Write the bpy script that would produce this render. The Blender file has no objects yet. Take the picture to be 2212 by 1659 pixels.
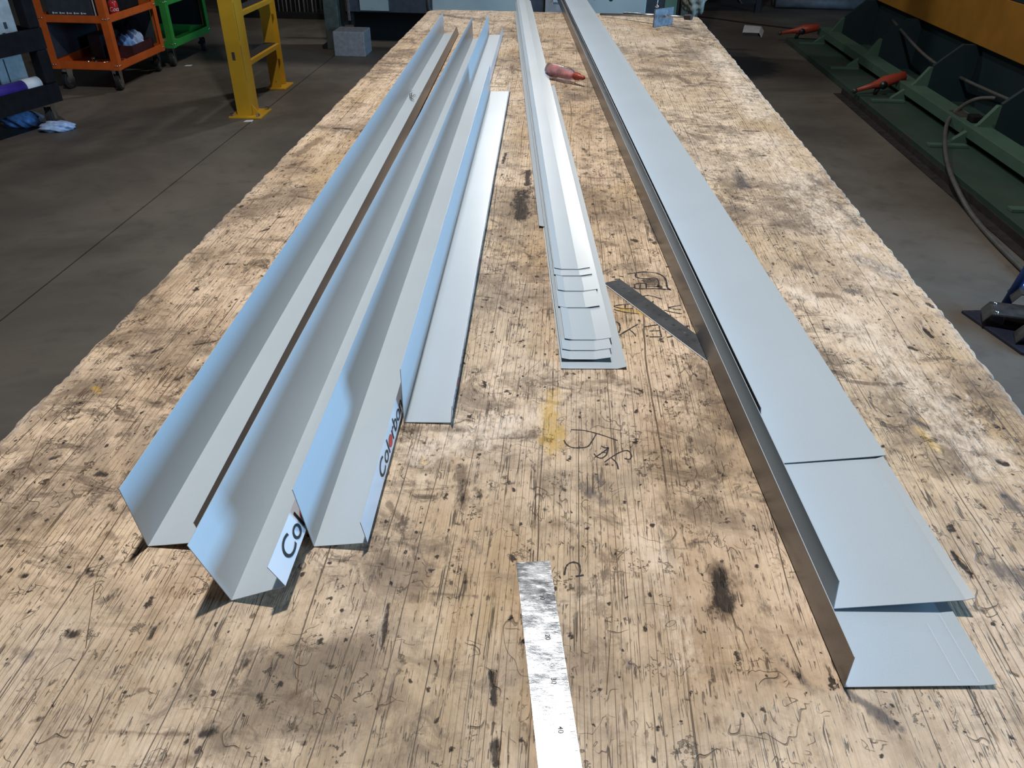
import bpy, bmesh, math, random
import numpy as np
from mathutils import Vector, Matrix

random.seed(7)
RNG = np.random.default_rng(11)
scene = bpy.context.scene
COL = scene.collection
TOP = 0.90                                   # height of the workbench top

# ------------------------------------------------------------------ camera
F, CX, CY = 1660.0, 1106.0, 829.5            # focal length and centre, in pixels of the 2212 x 1659 frame
CAM = Vector((0.0, 0.0, 1.44))
_yv = Vector((133.0, 1120.5, -F)).normalized()
_dn = Vector((-38.0, -(F * F - 133.0 * 38.0) / 1120.5, -F)).normalized()
_up = (-_dn - (-_dn).dot(_yv) * _yv).normalized()
_xv = _yv.cross(_up)
M3 = Matrix((_xv, _yv, _up))                 # camera axes to world axes
cam_data = bpy.data.cameras.new('camera')
cam_data.sensor_fit = 'HORIZONTAL'
cam_data.sensor_width = 36.0
cam_data.lens = 36.0 * F / 2212.0
cam_data.clip_start = 0.02
camera = bpy.data.objects.new('camera', cam_data)
camera.matrix_world = Matrix.Translation(CAM) @ M3.to_4x4()
COL.objects.link(camera)
scene.camera = camera

# ------------------------------------------------------------------ light
scene.view_settings.view_transform = 'Standard'
scene.view_settings.look = 'None'
scene.view_settings.gamma = 1.0
scene.view_settings.use_curve_mapping = False
scene.view_settings.exposure = 0.0
world = bpy.data.worlds.new('workshop_air')
scene.world = world
world.use_nodes = True
world.node_tree.nodes['Background'].inputs[0].default_value = (0.9, 0.92, 0.95, 1)
world.node_tree.nodes['Background'].inputs[1].default_value = 0.045

def area(name, loc, target, size, size_y, power, color):
    d = bpy.data.lights.new(name, 'AREA')
    d.shape = 'RECTANGLE'
    d.size, d.size_y = size, size_y
    d.energy = power
    d.color = color
    o = bpy.data.objects.new(name, d)
    o.location = loc
    o.rotation_euler = (Vector(target) - Vector(loc)).to_track_quat('-Z', 'Y').to_euler()
    COL.objects.link(o)
    return o

area('high_bay_lamp', (-0.25, 1.75, 5.2), (-0.1, 1.5, 0.9), 0.20, 0.20, 184, (1.0, 0.985, 0.96))
area('far_machine_lamp', (-0.58, 8.05, 3.6), (-1.2, 4.8, 0.0), 0.30, 0.22, 52, (1.0, 0.96, 0.90))
area('open_roller_door_daylight', (6.3, 1.6, 1.95), (0.0, 1.6, 1.2), 3.6, 2.7, 560, (0.31, 0.63, 1.0))

# ------------------------------------------------------------------ helpers
def ray(px, py):
    return M3 @ Vector((px - CX, -(py - CY), -F))
def at(px, py, z=TOP):
    d = ray(px, py)
    return CAM + d * ((z - CAM.z) / d.z)

def tag(o, label=None, category=None, group=None, kind=None):
    if label: o['label'] = label
    if category: o['category'] = category
    if group: o['group'] = group
    if kind: o['kind'] = kind
    return o

def thing(name, label, category, loc=(0, 0, 0), rz=0.0, group=None):
    o = bpy.data.objects.new(name, None)
    o.empty_display_size = 0.05
    o.location = loc
    o.rotation_euler = (0, 0, rz)
    COL.objects.link(o)
    return tag(o, label, category, group)

def link(name, bm, mats, parent=None, smooth=False, bevel=0.0):
    """bmesh -> one object; vertices are in the parent's coordinates"""
    if bevel > 0:
        bmesh.ops.bevel(bm, geom=[e for e in bm.edges if len(e.link_faces) == 2 and e.calc_face_angle(0) > 0.6],
                        offset=bevel, segments=2, affect='EDGES', profile=0.5)
    me = bpy.data.meshes.new(name)
    bm.normal_update()
    bm.to_mesh(me)
    bm.free()
    if not isinstance(mats, (list, tuple)): mats = [mats]
    for m in mats: me.materials.append(m)
    if smooth:
        for p in me.polygons: p.use_smooth = True
    o = bpy.data.objects.new(name, me)
    COL.objects.link(o)
    if parent: o.parent = parent
    return o

def add_box(bm, x0, x1, y0, y1, z0, z1, mat=None):
    r = bmesh.ops.create_cube(bm, size=1.0)
    m = Matrix.Translation(((x0 + x1) / 2, (y0 + y1) / 2, (z0 + z1) / 2)) @ Matrix.Diagonal((abs(x1 - x0), abs(y1 - y0), abs(z1 - z0), 1))
    if mat is not None: m = mat @ m
    bmesh.ops.transform(bm, matrix=m, verts=r['verts'])
    return bm

def box(name, x0, x1, y0, y1, z0, z1, mat, parent=None, bevel=0.0, rot=None):
    bm = bmesh.new()
    add_box(bm, x0, x1, y0, y1, z0, z1, rot)
    return link(name, bm, mat, parent, bevel=bevel)

def add_tube(bm, pts, r, seg=10, caps=True):
    pts = [Vector(p) for p in pts]
    n = len(pts)
    rings = []
    prev = None
    for i, p in enumerate(pts):
        t = (pts[min(i + 1, n - 1)] - pts[max(i - 1, 0)]).normalized()
        ref = prev if prev is not None else (Vector((0, 0, 1)) if abs(t.z) < 0.9 else Vector((1, 0, 0)))
        a = (ref - ref.dot(t) * t).normalized()
        b = t.cross(a)
        prev = a
        rr = r[i] if isinstance(r, (list, tuple)) else r
        rings.append([bm.verts.new(p + rr * (math.cos(k * 2 * math.pi / seg) * a + math.sin(k * 2 * math.pi / seg) * b)) for k in range(seg)])
    for i in range(n - 1):
        for k in range(seg):
            bm.faces.new((rings[i][k], rings[i][(k + 1) % seg], rings[i + 1][(k + 1) % seg], rings[i + 1][k]))
    if caps:
        bm.faces.new(list(reversed(rings[0])))
        bm.faces.new(rings[-1])
    return bm

def tube(name, pts, r, mat, parent=None, seg=10, smooth=True):
    bm = bmesh.new()
    add_tube(bm, pts, r, seg)
    return link(name, bm, mat, parent, smooth=smooth)

def smooth_path(pts, n=8):
    pts = [Vector(p) for p in pts]
    P = [pts[0]] + pts + [pts[-1]]
    out = []
    for i in range(1, len(P) - 2):
        for k in range(n):
            t = k / n
            a, b, c, d = P[i - 1], P[i], P[i + 1], P[i + 2]
            out.append(0.5 * ((2 * b) + (c - a) * t + (2 * a - 5 * b + 4 * c - d) * t * t + (3 * b - a - 3 * c + d) * t ** 3))
    out.append(pts[-1])
    return out

def prism(name, outline, depth_vec, mat, parent=None, bevel=0.0):
    """closed outline of 3-D points pushed along depth_vec"""
    bm = bmesh.new()
    a = [bm.verts.new(Vector(p)) for p in outline]
    b = [bm.verts.new(Vector(p) + Vector(depth_vec)) for p in outline]
    n = len(a)
    bm.faces.new(a)
    bm.faces.new(list(reversed(b)))
    for i in range(n):
        bm.faces.new((a[i], b[i], b[(i + 1) % n], a[(i + 1) % n]))
    bmesh.ops.recalc_face_normals(bm, faces=bm.faces)
    return link(name, bm, mat, parent, bevel=bevel)

# ------------------------------------------------------------------ materials
def srgb(r, g, b):
    f = lambda c: (c / 255 / 12.92) if c / 255 <= 0.04045 else ((c / 255 + 0.055) / 1.055) ** 2.4
    return (f(r), f(g), f(b), 1)

class N:
    """small node-building helper"""
    def __init__(self, name):
        self.m = bpy.data.materials.new(name)
        self.m.use_nodes = True
        self.t = self.m.node_tree
        self.b = self.t.nodes['Principled BSDF']
    def new(self, kind, **kw):
        n = self.t.nodes.new(kind)
        for k, v in kw.items(): setattr(n, k, v)
        return n
    def put(self, sock, v):
        if hasattr(v, 'is_output') or isinstance(v, bpy.types.NodeSocket): self.t.links.new(v, sock)
        else: sock.default_value = v
    def pos(self, scale=(1, 1, 1), rot=(0, 0, 0)):
        c = self.new('ShaderNodeTexCoord')
        mp = self.new('ShaderNodeMapping')
        mp.inputs['Scale'].default_value = scale
        mp.inputs['Rotation'].default_value = rot
        self.t.links.new(c.outputs['Object'], mp.inputs['Vector'])
        return mp.outputs[0]
    def noise(self, vec, scale=1.0, detail=4.0, rough=0.55, dist=0.0):
        n = self.new('ShaderNodeTexNoise')
        self.t.links.new(vec, n.inputs['Vector'])
        n.inputs['Scale'].default_value = scale
        n.inputs['Detail'].default_value = detail
        n.inputs['Roughness'].default_value = rough
        n.inputs['Distortion'].default_value = dist
        return n.outputs['Fac']
    def voronoi(self, vec, scale=1.0, out='Distance', feature='F1'):
        n = self.new('ShaderNodeTexVoronoi', feature=feature)
        self.t.links.new(vec, n.inputs['Vector'])
        n.inputs['Scale'].default_value = scale
        return n
    def math(self, op, a, b=None, c=None):
        n = self.new('ShaderNodeMath', operation=op)
        self.put(n.inputs[0], a)
        if b is not None: self.put(n.inputs[1], b)
        if c is not None: self.put(n.inputs[2], c)
        return n.outputs[0]
    def step(self, v, a, b, lo=0.0, hi=1.0):
        n = self.new('ShaderNodeMapRange', interpolation_type='SMOOTHSTEP')
        self.put(n.inputs['Value'], v)
        self.put(n.inputs['From Min'], a)
        self.put(n.inputs['From Max'], b)
        n.inputs['To Min'].default_value = lo
        n.inputs['To Max'].default_value = hi
        return n.outputs[0]
    def mix(self, fac, a, b, blend='MIX'):
        n = self.new('ShaderNodeMix', data_type='RGBA', blend_type=blend)
        self.put(n.inputs['Factor'], fac)
        self.put(n.inputs['A'] if False else n.inputs[6], a)
        self.put(n.inputs[7], b)
        return n.outputs[2]
    def bump(self, h, strength=0.2, dist=0.002):
        n = self.new('ShaderNodeBump')
        n.inputs['Strength'].default_value = strength
        n.inputs['Distance'].default_value = dist
        self.put(n.inputs['Height'], h)
        self.t.links.new(n.outputs[0], self.b.inputs['Normal'])
    def set(self, **kw):
        for k, v in kw.items(): self.put(self.b.inputs[k.replace('_', ' ')], v)
        return self.m

def plain(name, col, rough=0.5, metal=0.0, vary=0.25, scale=18.0, bump=0.0, spec=0.5):
    n = N(name)
    f = n.noise(n.pos(), scale, 5)
    d = tuple(c * (1 - vary) for c in col[:3]) + (1,)
    l = tuple(min(1, c * (1 + vary * 0.5)) for c in col[:3]) + (1,)
    n.set(Base_Color=n.mix(n.step(f, 0.3, 0.7), d, l), Roughness=rough, Metallic=metal)
    n.b.inputs['Specular IOR Level'].default_value = spec
    if bump: n.bump(f, bump, 0.002)
    return n.m

def worn_paint(name, col, under, rough=0.5, amount=0.62, scale=14.0):
    n = N(name)
    p = n.pos()
    f = n.noise(p, scale, 8, 0.65)
    g = n.noise(p, 3.5, 3)
    base = n.mix(n.step(g, 0.3, 0.75), tuple(c * 0.78 for c in col[:3]) + (1,), col)
    n.set(Base_Color=n.mix(n.step(f, amount, amount + 0.05), base, under), Roughness=rough)
    return n.m

def paint_sheet(name, col, rough):
    n = N(name)
    p = n.pos()
    fine = n.noise(p, 900, 2)
    wide = n.noise(p, 6, 3)
    c = n.mix(n.step(wide, 0.3, 0.7), tuple(x * 0.965 for x in col[:3]) + (1,), col)
    c = n.mix(n.math('MULTIPLY', n.step(fine, 0.35, 0.65), 0.05), c, (0.9, 0.92, 0.94, 1))
    n.set(Base_Color=c, Roughness=rough)
    n.b.inputs['Specular IOR Level'].default_value = 0.5
    n.bump(fine, 0.03, 0.0004)
    return n.m

MAT = {}
MAT['face'] = paint_sheet('pale_blue_grey_sheet_paint', (0.465, 0.525, 0.570, 1), 0.31)
MAT['back'] = paint_sheet('white_printed_backing', (0.68, 0.69, 0.72, 1), 0.26)
MAT['back_dark'] = paint_sheet('brown_grey_backing_coat', (0.170, 0.152, 0.142, 1), 0.30)
MAT['ink'] = plain('black_print', (0.012, 0.012, 0.014, 1), 0.5, vary=0.1)
MAT['red_ink'] = plain('red_print', (0.55, 0.045, 0.035, 1), 0.5, vary=0.1)
MAT['pen'] = plain('black_marker_pen', (0.02, 0.016, 0.015, 1), 0.7, vary=0.5, scale=120)
MAT['score'] = plain('old_knife_score', (0.14, 0.085, 0.05, 1), 0.8, vary=0.4, scale=90)
MAT['steel'] = plain('bare_steel', (0.52, 0.53, 0.55, 1), 0.32, 1.0, vary=0.25, scale=40)
MAT['dark_steel'] = plain('blackened_steel', (0.06, 0.062, 0.066, 1), 0.42, 0.75, vary=0.5, scale=30)
MAT['gauge_plate'] = plain('dull_grey_plate', (0.13, 0.14, 0.165, 1), 0.45, 0.3, vary=0.4, scale=60)
MAT['chrome'] = plain('bright_zinc', (0.62, 0.63, 0.65, 1), 0.22, 1.0, vary=0.1)
MAT['yellow'] = worn_paint('safety_yellow_paint', (0.60, 0.33, 0.018, 1), (0.22, 0.13, 0.03, 1), 0.45, 0.66)
MAT['orange'] = plain('orange_powder_coat', (0.62, 0.115, 0.018, 1), 0.42, vary=0.12)
MAT['green'] = plain('green_powder_coat', (0.035, 0.30, 0.055, 1), 0.42, vary=0.12)
MAT['machine_green'] = worn_paint('machine_green_enamel', (0.075, 0.145, 0.105, 1), (0.05, 0.075, 0.065, 1), 0.5, 0.64)
MAT['machine_base'] = worn_paint('dark_green_base_enamel', (0.040, 0.075, 0.058, 1), (0.05, 0.05, 0.052, 1), 0.5, 0.56, 6)
MAT['machine_teal'] = worn_paint('teal_enamel_and_shade', (0.016, 0.034, 0.042, 1), (0.02, 0.028, 0.03, 1), 0.5, 0.6)  # teal of the panels; on the gusset backs it stands in for shade
MAT['machine_yellow'] = worn_paint('ochre_yellow_enamel', (0.42, 0.19, 0.022, 1), (0.09, 0.05, 0.02, 1), 0.5, 0.685, 9)
MAT['lever_red'] = worn_paint('orange_red_enamel', (0.40, 0.055, 0.028, 1), (0.12, 0.05, 0.04, 1), 0.45, 0.62)
MAT['black_plastic'] = plain('black_moulded_plastic', (0.010, 0.010, 0.012, 1), 0.75, vary=0.3, spec=0.15)
MAT['rubber'] = plain('black_rubber', (0.014, 0.014, 0.015, 1), 0.7, vary=0.2)
MAT['grey_panel'] = plain('slate_grey_panel', (0.045, 0.056, 0.072, 1), 0.5, vary=0.2)
MAT['pale_grey'] = plain('pale_grey_board', (0.40, 0.43, 0.44, 1), 0.6, vary=0.2)
MAT['white'] = plain('white_card', (0.72, 0.74, 0.76, 1), 0.6, vary=0.08)
MAT['blue_cloth'] = plain('blue_rag_cloth', (0.20, 0.37, 0.72, 1), 0.9, vary=0.35, scale=30, bump=0.4)
MAT['pale_blue_cloth'] = plain('pale_blue_rag_cloth', (0.42, 0.55, 0.80, 1), 0.9, vary=0.3, scale=30, bump=0.4)
MAT['purple'] = plain('purple_film', (0.055, 0.03, 0.24, 1), 0.35, vary=0.2)
MAT['red'] = plain('red_can_paint', (0.55, 0.02, 0.018, 1), 0.3, vary=0.1)
MAT['concrete'] = plain('cast_concrete', (0.27, 0.27, 0.285, 1), 0.85, vary=0.2, scale=30, bump=0.3)
MAT['blue_paint'] = worn_paint('royal_blue_enamel', (0.028, 0.075, 0.34, 1), (0.03, 0.04, 0.07, 1), 0.45, 0.66)
MAT['navy'] = worn_paint('navy_plate_enamel', (0.022, 0.026, 0.048, 1), (0.04, 0.04, 0.045, 1), 0.5, 0.6)
MAT['bracket'] = plain('grey_bracket_steel', (0.085, 0.085, 0.085, 1), 0.4, 0.4, vary=0.4)
MAT['black_void'] = plain('black_steel_and_shade', (0.006, 0.007, 0.008, 1), 0.7, vary=0.3)  # near-black parts; inside the machines the colour stands in for shade
MAT['pillar_green'] = plain('grey_green_enamel', (0.075, 0.095, 0.085, 1), 0.5, vary=0.3)
MAT['hose'] = plain('grey_rubber_hose', (0.085, 0.085, 0.08, 1), 0.55, vary=0.2)
MAT['brown_angle'] = plain('rusted_angle_steel', (0.038, 0.032, 0.030, 1), 0.6, 0.3, vary=0.4)
MAT['wall'] = plain('dark_shed_wall', (0.05, 0.055, 0.06, 1), 0.8, vary=0.3, scale=3)
MAT['timber_brown'] = plain('brown_board', (0.22, 0.10, 0.04, 1), 0.6, vary=0.3)

def make_machine_panel():
    n = N('pale_blue_machine_panel')
    p = n.pos()
    f = n.noise(p, 30, 8, 0.7)
    g = n.noise(p, 2.5, 3)
    c = n.mix(n.step(g, 0.35, 0.65), (0.24, 0.30, 0.33, 1), (0.33, 0.40, 0.40, 1))
    return n.set(Base_Color=n.mix(n.step(f, 0.63, 0.70), c, (0.05, 0.055, 0.06, 1)), Roughness=0.45)
MAT['machine_panel'] = make_machine_panel()

def make_ruler():
    n = N('scuffed_silver_rule')
    s = n.noise(n.pos((22, 75, 10), (0, 0, -0.35)), 3, 7, 0.75)
    b = n.noise(n.pos((30, 42, 2)), 1.0, 6, 0.65)
    f = n.noise(n.pos(), 900, 3)
    r = n.math('ADD', n.step(b, 0.35, 0.65, 0.20, 0.30), n.math('MULTIPLY', n.step(s, 0.45, 0.7), 0.12))
    c = n.mix(n.step(b, 0.38, 0.62), (0.50, 0.52, 0.55, 1), (0.72, 0.73, 0.76, 1))
    c = n.mix(n.math('MULTIPLY', n.step(s, 0.54, 0.66), 0.7), c, (0.85, 0.85, 0.87, 1))
    n.bump(n.math('ADD', n.math('MULTIPLY', f, 0.3), n.math('ADD', s, n.math('MULTIPLY', b, 1.0))), 0.15, 0.0010)
    return n.set(Base_Color=c, Roughness=r, Metallic=1.0)
MAT['ruler'] = make_ruler()

def make_dark_rule():
    n = N('tarnished_dark_rule')
    f = n.noise(n.pos((20, 60, 10), (0, 0, 0.6)), 2, 6, 0.7)
    g = n.noise(n.pos(), 26, 4)
    c = n.mix(n.step(g, 0.35, 0.7), (0.026, 0.029, 0.034, 1), (0.055, 0.060, 0.067, 1))
    c = n.mix(n.step(f, 0.62, 0.72), c, (0.22, 0.23, 0.24, 1))
    return n.set(Base_Color=c, Roughness=n.step(f, 0.3, 0.7, 0.5, 0.7), Metallic=0.0)
MAT['dark_rule'] = make_dark_rule()

def make_clear():
    n = N('clear_plastic_wrap')
    n.set(Base_Color=(0.93, 0.86, 0.86, 1), Roughness=0.12, IOR=1.3)
    n.b.inputs['Transmission Weight'].default_value = 0.92
    f = n.noise(n.pos(), 60, 4, 0.6)
    n.bump(f, 0.6, 0.004)
    return n.m
MAT['clear'] = make_clear()

def make_floor():
    n = N('stained_workshop_concrete')
    p = n.pos()
    a = n.noise(p, 0.9, 6, 0.6, 0.4)
    b = n.noise(p, 7, 8, 0.65)
    d = n.noise(p, 160, 3)
    c = n.mix(n.step(a, 0.32, 0.70), (0.078, 0.066, 0.054, 1), (0.150, 0.126, 0.101, 1))
    c = n.mix(n.math('MULTIPLY', n.step(b, 0.50, 0.72), 0.45), c, (0.064, 0.054, 0.046, 1))
    c = n.mix(n.math('MULTIPLY', n.step(d, 0.62, 0.72), 0.25), c, (0.25, 0.22, 0.19, 1))
    # a shadow blotch beside the bench, painted into the concrete colour
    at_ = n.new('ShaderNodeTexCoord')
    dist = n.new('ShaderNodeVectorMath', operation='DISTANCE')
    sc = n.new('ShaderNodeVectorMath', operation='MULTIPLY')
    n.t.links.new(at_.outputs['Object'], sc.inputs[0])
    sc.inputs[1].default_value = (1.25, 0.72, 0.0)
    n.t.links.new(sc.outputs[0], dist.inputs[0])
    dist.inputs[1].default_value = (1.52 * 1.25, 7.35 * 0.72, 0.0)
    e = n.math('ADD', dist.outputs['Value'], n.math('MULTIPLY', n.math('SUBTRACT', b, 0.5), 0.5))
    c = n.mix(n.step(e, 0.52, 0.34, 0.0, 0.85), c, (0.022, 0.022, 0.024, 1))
    n.bump(n.math('ADD', b, n.math('MULTIPLY', d, 0.4)), 0.12, 0.004)
    return n.set(Base_Color=c, Roughness=n.step(a, 0.3, 0.7, 0.5, 0.72))
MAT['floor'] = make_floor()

def make_wood():
    n = N('scarred_workbench_timber')
    p = n.pos()
    att = n.new('ShaderNodeAttribute', attribute_name='marks')
    sep = n.new('ShaderNodeSeparateColor')
    n.t.links.new(att.outputs['Color'], sep.inputs[0])
    dark, grey, yel = sep.outputs[0], sep.outputs[1], sep.outputs[2]
    att2 = n.new('ShaderNodeAttribute', attribute_name='marks_wet')
    sep2 = n.new('ShaderNodeSeparateColor')
    n.t.links.new(att2.outputs['Color'], sep2.inputs[0])
    wet, pale, edge = sep2.outputs[0], sep2.outputs[1], sep2.outputs[2]
    def warped(vec, amount, scale=115, detail=5):
        w = n.new('ShaderNodeTexNoise')
        n.t.links.new(p, w.inputs['Vector'])
        w.inputs['Scale'].default_value = scale
        w.inputs['Detail'].default_value = detail
        w.inputs['Roughness'].default_value = 0.65
        ad = n.new('ShaderNodeVectorMath', operation='MULTIPLY_ADD')
        n.t.links.new(w.outputs['Color'], ad.inputs[0])
        ad.inputs[1].default_value = (amount, amount, 0)
        n.t.links.new(vec, ad.inputs[2])
        return ad.outputs[0]

    band = n.noise(n.pos((20, 1.0, 1)), 1.0, 4, 0.55, 0.6)
    broad = n.noise(p, 3.4, 6, 0.62, 0.5)
    fibre = n.noise(n.pos((520, 22, 10)), 1.0, 4, 0.65)
    mottle = n.noise(n.pos((60, 30, 1)), 1.0, 8, 0.72, 0.4)
    c = n.mix(n.step(band, 0.30, 0.70), (0.60, 0.43, 0.255, 1), (0.89, 0.685, 0.47, 1))
    c = n.mix(n.step(broad, 0.40, 0.66), n.mix(0.6, c, (0.90, 0.715, 0.555, 1)), c)
    far = n.noise(n.pos((3.4, 2.4, 1)), 1.3, 5, 0.6)
    c = n.mix(n.math('MULTIPLY', n.step(far, 0.44, 0.68), 0.45), c, (0.40, 0.245, 0.118, 1))
    c = n.mix(n.math('MULTIPLY', n.step(fibre, 0.35, 0.78), 0.34), c, (0.34, 0.205, 0.11, 1))
    c = n.mix(n.math('MULTIPLY', n.step(mottle, 0.46, 0.72), 0.42), c, (0.29, 0.178, 0.095, 1))
    c = n.mix(n.math('MULTIPLY', n.step(mottle, 0.46, 0.28), 0.35), c, (0.82, 0.63, 0.46, 1))
    dirt = n.step(n.noise(p, 2.9, 5, 0.6, 0.4), 0.43, 0.57)
    dirty = n.math('MULTIPLY_ADD', dirt, 0.70, 0.30)
    # drying cracks that follow the grain: a few long ones, many short dashes
    def cracks(sx, sy, w, seed, warp=0.0):
        v = n.pos((sx, sy, 1))
        off = n.new('ShaderNodeVectorMath', operation='ADD')
        n.t.links.new(v, off.inputs[0])
        off.inputs[1].default_value = (seed, seed * 2.3, 0)
        k = n.noise(off.outputs[0], 1.0, 1.5, 0.45, 0.25)
        return n.step(n.math('ABSOLUTE', n.math('SUBTRACT', k, 0.5)), w, w * 0.25)
    cr2 = n.math('MULTIPLY', cracks(120, 2.4, 0.013, 7.7), n.step(n.noise(n.pos((40, 20, 1)), 1.0, 3), 0.50, 0.62))
    cr3 = n.math('MULTIPLY', cracks(250, 17.0, 0.024, 13.7), n.step(n.noise(n.pos((110, 60, 1)), 1.0, 3), 0.53, 0.63))
    # growth rings: thin regular lines a few millimetres apart
    sx = n.new('ShaderNodeSeparateXYZ')
    n.t.links.new(p, sx.inputs[0])
    ph = n.math('ADD', n.math('MULTIPLY', sx.outputs[0], 1010.0), n.math('MULTIPLY', n.noise(n.pos((7, 0.9, 1)), 1.0, 2, 0.5), 42.0))
    ph = n.math('ADD', ph, n.math('MULTIPLY', n.noise(n.pos((60, 12, 1)), 1.0, 2, 0.5), 2.2))
    ring = n.step(n.math('SINE', ph), 0.885, 0.975)
    rmask = n.math('MULTIPLY', n.step(n.noise(n.pos((5, 1.4, 1)), 1.0, 3, 0.55), 0.36, 0.52), n.step(n.noise(n.pos((150, 11, 1)), 1.0, 3, 0.6), 0.28, 0.62))
    ring = n.math('MULTIPLY', ring, rmask)
    c = n.mix(n.math('MULTIPLY', ring, 0.80), c, (0.135, 0.075, 0.040, 1))
    ph2 = n.math('ADD', n.math('MULTIPLY', sx.outputs[0], 150.0), n.math('MULTIPLY', n.noise(n.pos((5, 0.7, 1)), 1.0, 2, 0.5), 16.0))
    ph2 = n.math('ADD', ph2, n.math('MULTIPLY', n.noise(n.pos((60, 14, 1)), 1.0, 2, 0.5), 0.30))
    cr = n.math('MULTIPLY', n.step(n.math('SINE', ph2), 0.9965, 0.9992), n.step(n.noise(n.pos((30, 2.6, 1)), 1.0, 3), 0.46, 0.54))
    crack = n.math('MAXIMUM', cr, n.math('MAXIMUM', cr2, n.math('MULTIPLY', cr3, 0.85)))
    c = n.mix(n.math('MULTIPLY', crack, 0.84), c, (0.080, 0.050, 0.030, 1))
    # dents, pits and burnt specks
    def pits(scale_v, rot, keep, r0, r1, warp, flat=False):
        v = warped(n.pos(scale_v, rot), warp)
        vo = n.voronoi(v, 1.0)
        if flat: vo.voronoi_dimensions = '2D'
        q = n.new('ShaderNodeSeparateColor')
        n.t.links.new(vo.outputs['Color'], q.inputs[0])
        on = n.step(q.outputs[0], keep, keep + 0.02)
        size = n.math('MULTIPLY_ADD', q.outputs[1], r1 - r0, r0)
        return n.math('MULTIPLY', on, n.step(n.math('DIVIDE', vo.outputs['Distance'], size), 1.0, 0.45))
    pa = pits((85, 66, 1), (0, 0, 0.3), 0.76, 0.08, 0.34, 4.2)
    pb = pits((36, 26, 1), (0, 0, 0.4), 0.74, 0.05, 0.24, 3.2)
    pc = pits((90, 19, 1), (0, 0, 0.9), 0.84, 0.05, 0.16, 2.6)
    pd = pits((20, 80, 1), (0, 0, 0.25), 0.82, 0.05, 0.16, 2.6)
    pf = pits((70, 15, 1), (0, 0, -0.6), 0.86, 0.05, 0.15, 2.4)
    pe = pits((210, 95, 1), (0, 0, 0.0), 0.62, 0.10, 0.38, 1.8)
    pit = n.math('MULTIPLY', n.math('MAXIMUM', n.math('MAXIMUM', pa, pb), n.math('MAXIMUM', n.math('MAXIMUM', pc, pf), pd)), n.math('MULTIPLY_ADD', dirt, 0.45, 0.55))
    sc1 = n.math('MULTIPLY', n.step(n.math('ABSOLUTE', n.math('SUBTRACT', n.noise(p, 36, 2.0, 0.5, 0.6), 0.5)), 0.0075, 0.002), n.step(n.noise(p, 27, 2), 0.57, 0.62))
    sc2 = n.math('MULTIPLY', n.step(n.math('ABSOLUTE', n.math('SUBTRACT', n.noise(n.pos((26, 12, 1), (0, 0, 0.8)), 1.0, 2.0, 0.5, 0.3), 0.5)), 0.006, 0.002), n.step(n.noise(p, 19, 2), 0.56, 0.61))
    pit = n.math('MAXIMUM', pit, n.math('MULTIPLY', n.math('MAXIMUM', sc1, sc2), 0.62))
    c = n.mix(n.math('MULTIPLY', pe, 0.62), c, (0.15, 0.092, 0.052, 1))
    c = n.mix(n.math('MULTIPLY', pit, 0.92), c, (0.066, 0.044, 0.029, 1))
    # rubbed-in grime
    g1 = n.noise(p, 12, 9, 0.74, 0.6)
    c = n.mix(n.math('MULTIPLY', n.math('MULTIPLY', n.step(g1, 0.45, 0.62), 0.80), dirty), c, (0.175, 0.122, 0.082, 1))
    g2 = n.noise(n.pos((26, 18, 1)), 1.0, 9, 0.78, 1.0)
    c = n.mix(n.math('MULTIPLY', n.math('MULTIPLY', n.step(g2, 0.52, 0.64), 0.85), dirty), c, (0.080, 0.054, 0.038, 1))
    g4 = n.noise(p, 4.6, 9, 0.68, 0.3)
    c = n.mix(n.math('MULTIPLY', n.math('MULTIPLY', n.step(g4, 0.44, 0.62), 0.68), dirty), c, (0.235, 0.170, 0.120, 1))
    g3 = n.noise(n.pos((9, 26, 1)), 1.0, 9, 0.75, 0.8)
    c = n.mix(n.math('MULTIPLY', n.math('MULTIPLY', n.step(g3, 0.54, 0.64), 0.75), dirty), c, (0.10, 0.066, 0.046, 1))
    speck = n.math('MAXIMUM', pits((62, 46, 1), (0, 0, 0.2), 0.74, 0.05, 0.17, 0.55, True), pits((26, 15, 1), (0, 0, 0.1), 0.74, 0.04, 0.12, 0.5, True))
    c = n.mix(n.math('MULTIPLY', speck, 0.95), c, (0.030, 0.020, 0.014, 1))
    # marks with a place of their own, broken up by the fibres of the timber
    rag = n.noise(n.pos((160, 62, 1)), 1.0, 8, 0.78)
    rag2 = n.noise(n.pos((48, 26, 1)), 1.0, 6, 0.7)
    rough_ = n.math('ADD', n.math('MULTIPLY', n.math('SUBTRACT', rag, 0.5), 1.9), n.math('MULTIPLY', n.math('SUBTRACT', rag2, 0.5), 1.9))
    def mark(fac, lo, hi, amt):
        v = n.math('ADD', fac, rough_)
        return n.math('MULTIPLY', n.math('MULTIPLY', n.step(v, lo, hi), n.step(fac, 0.02, 0.3)), amt)
    c = n.mix(mark(wet, 0.22, 0.85, 0.66), c, (0.135, 0.084, 0.052, 1))
    c = n.mix(mark(grey, 0.2, 1.0, 0.78), c, (0.085, 0.073, 0.072, 1))
    c = n.mix(mark(yel, 0.2, 1.1, 0.75), c, (0.62, 0.38, 0.07, 1))
    c = n.mix(mark(pale, 0.2, 1.0, 0.75), c, (0.90, 0.73, 0.57, 1))
    c = n.mix(mark(edge, 0.35, 1.1, 0.55), c, (0.50, 0.43, 0.37, 1))
    c = n.mix(n.math('MULTIPLY', mark(dark, 0.22, 0.85, 0.96), n.step(rag, 0.15, 0.55, 0.6, 1.0)), c, (0.030, 0.021, 0.016, 1))
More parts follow.
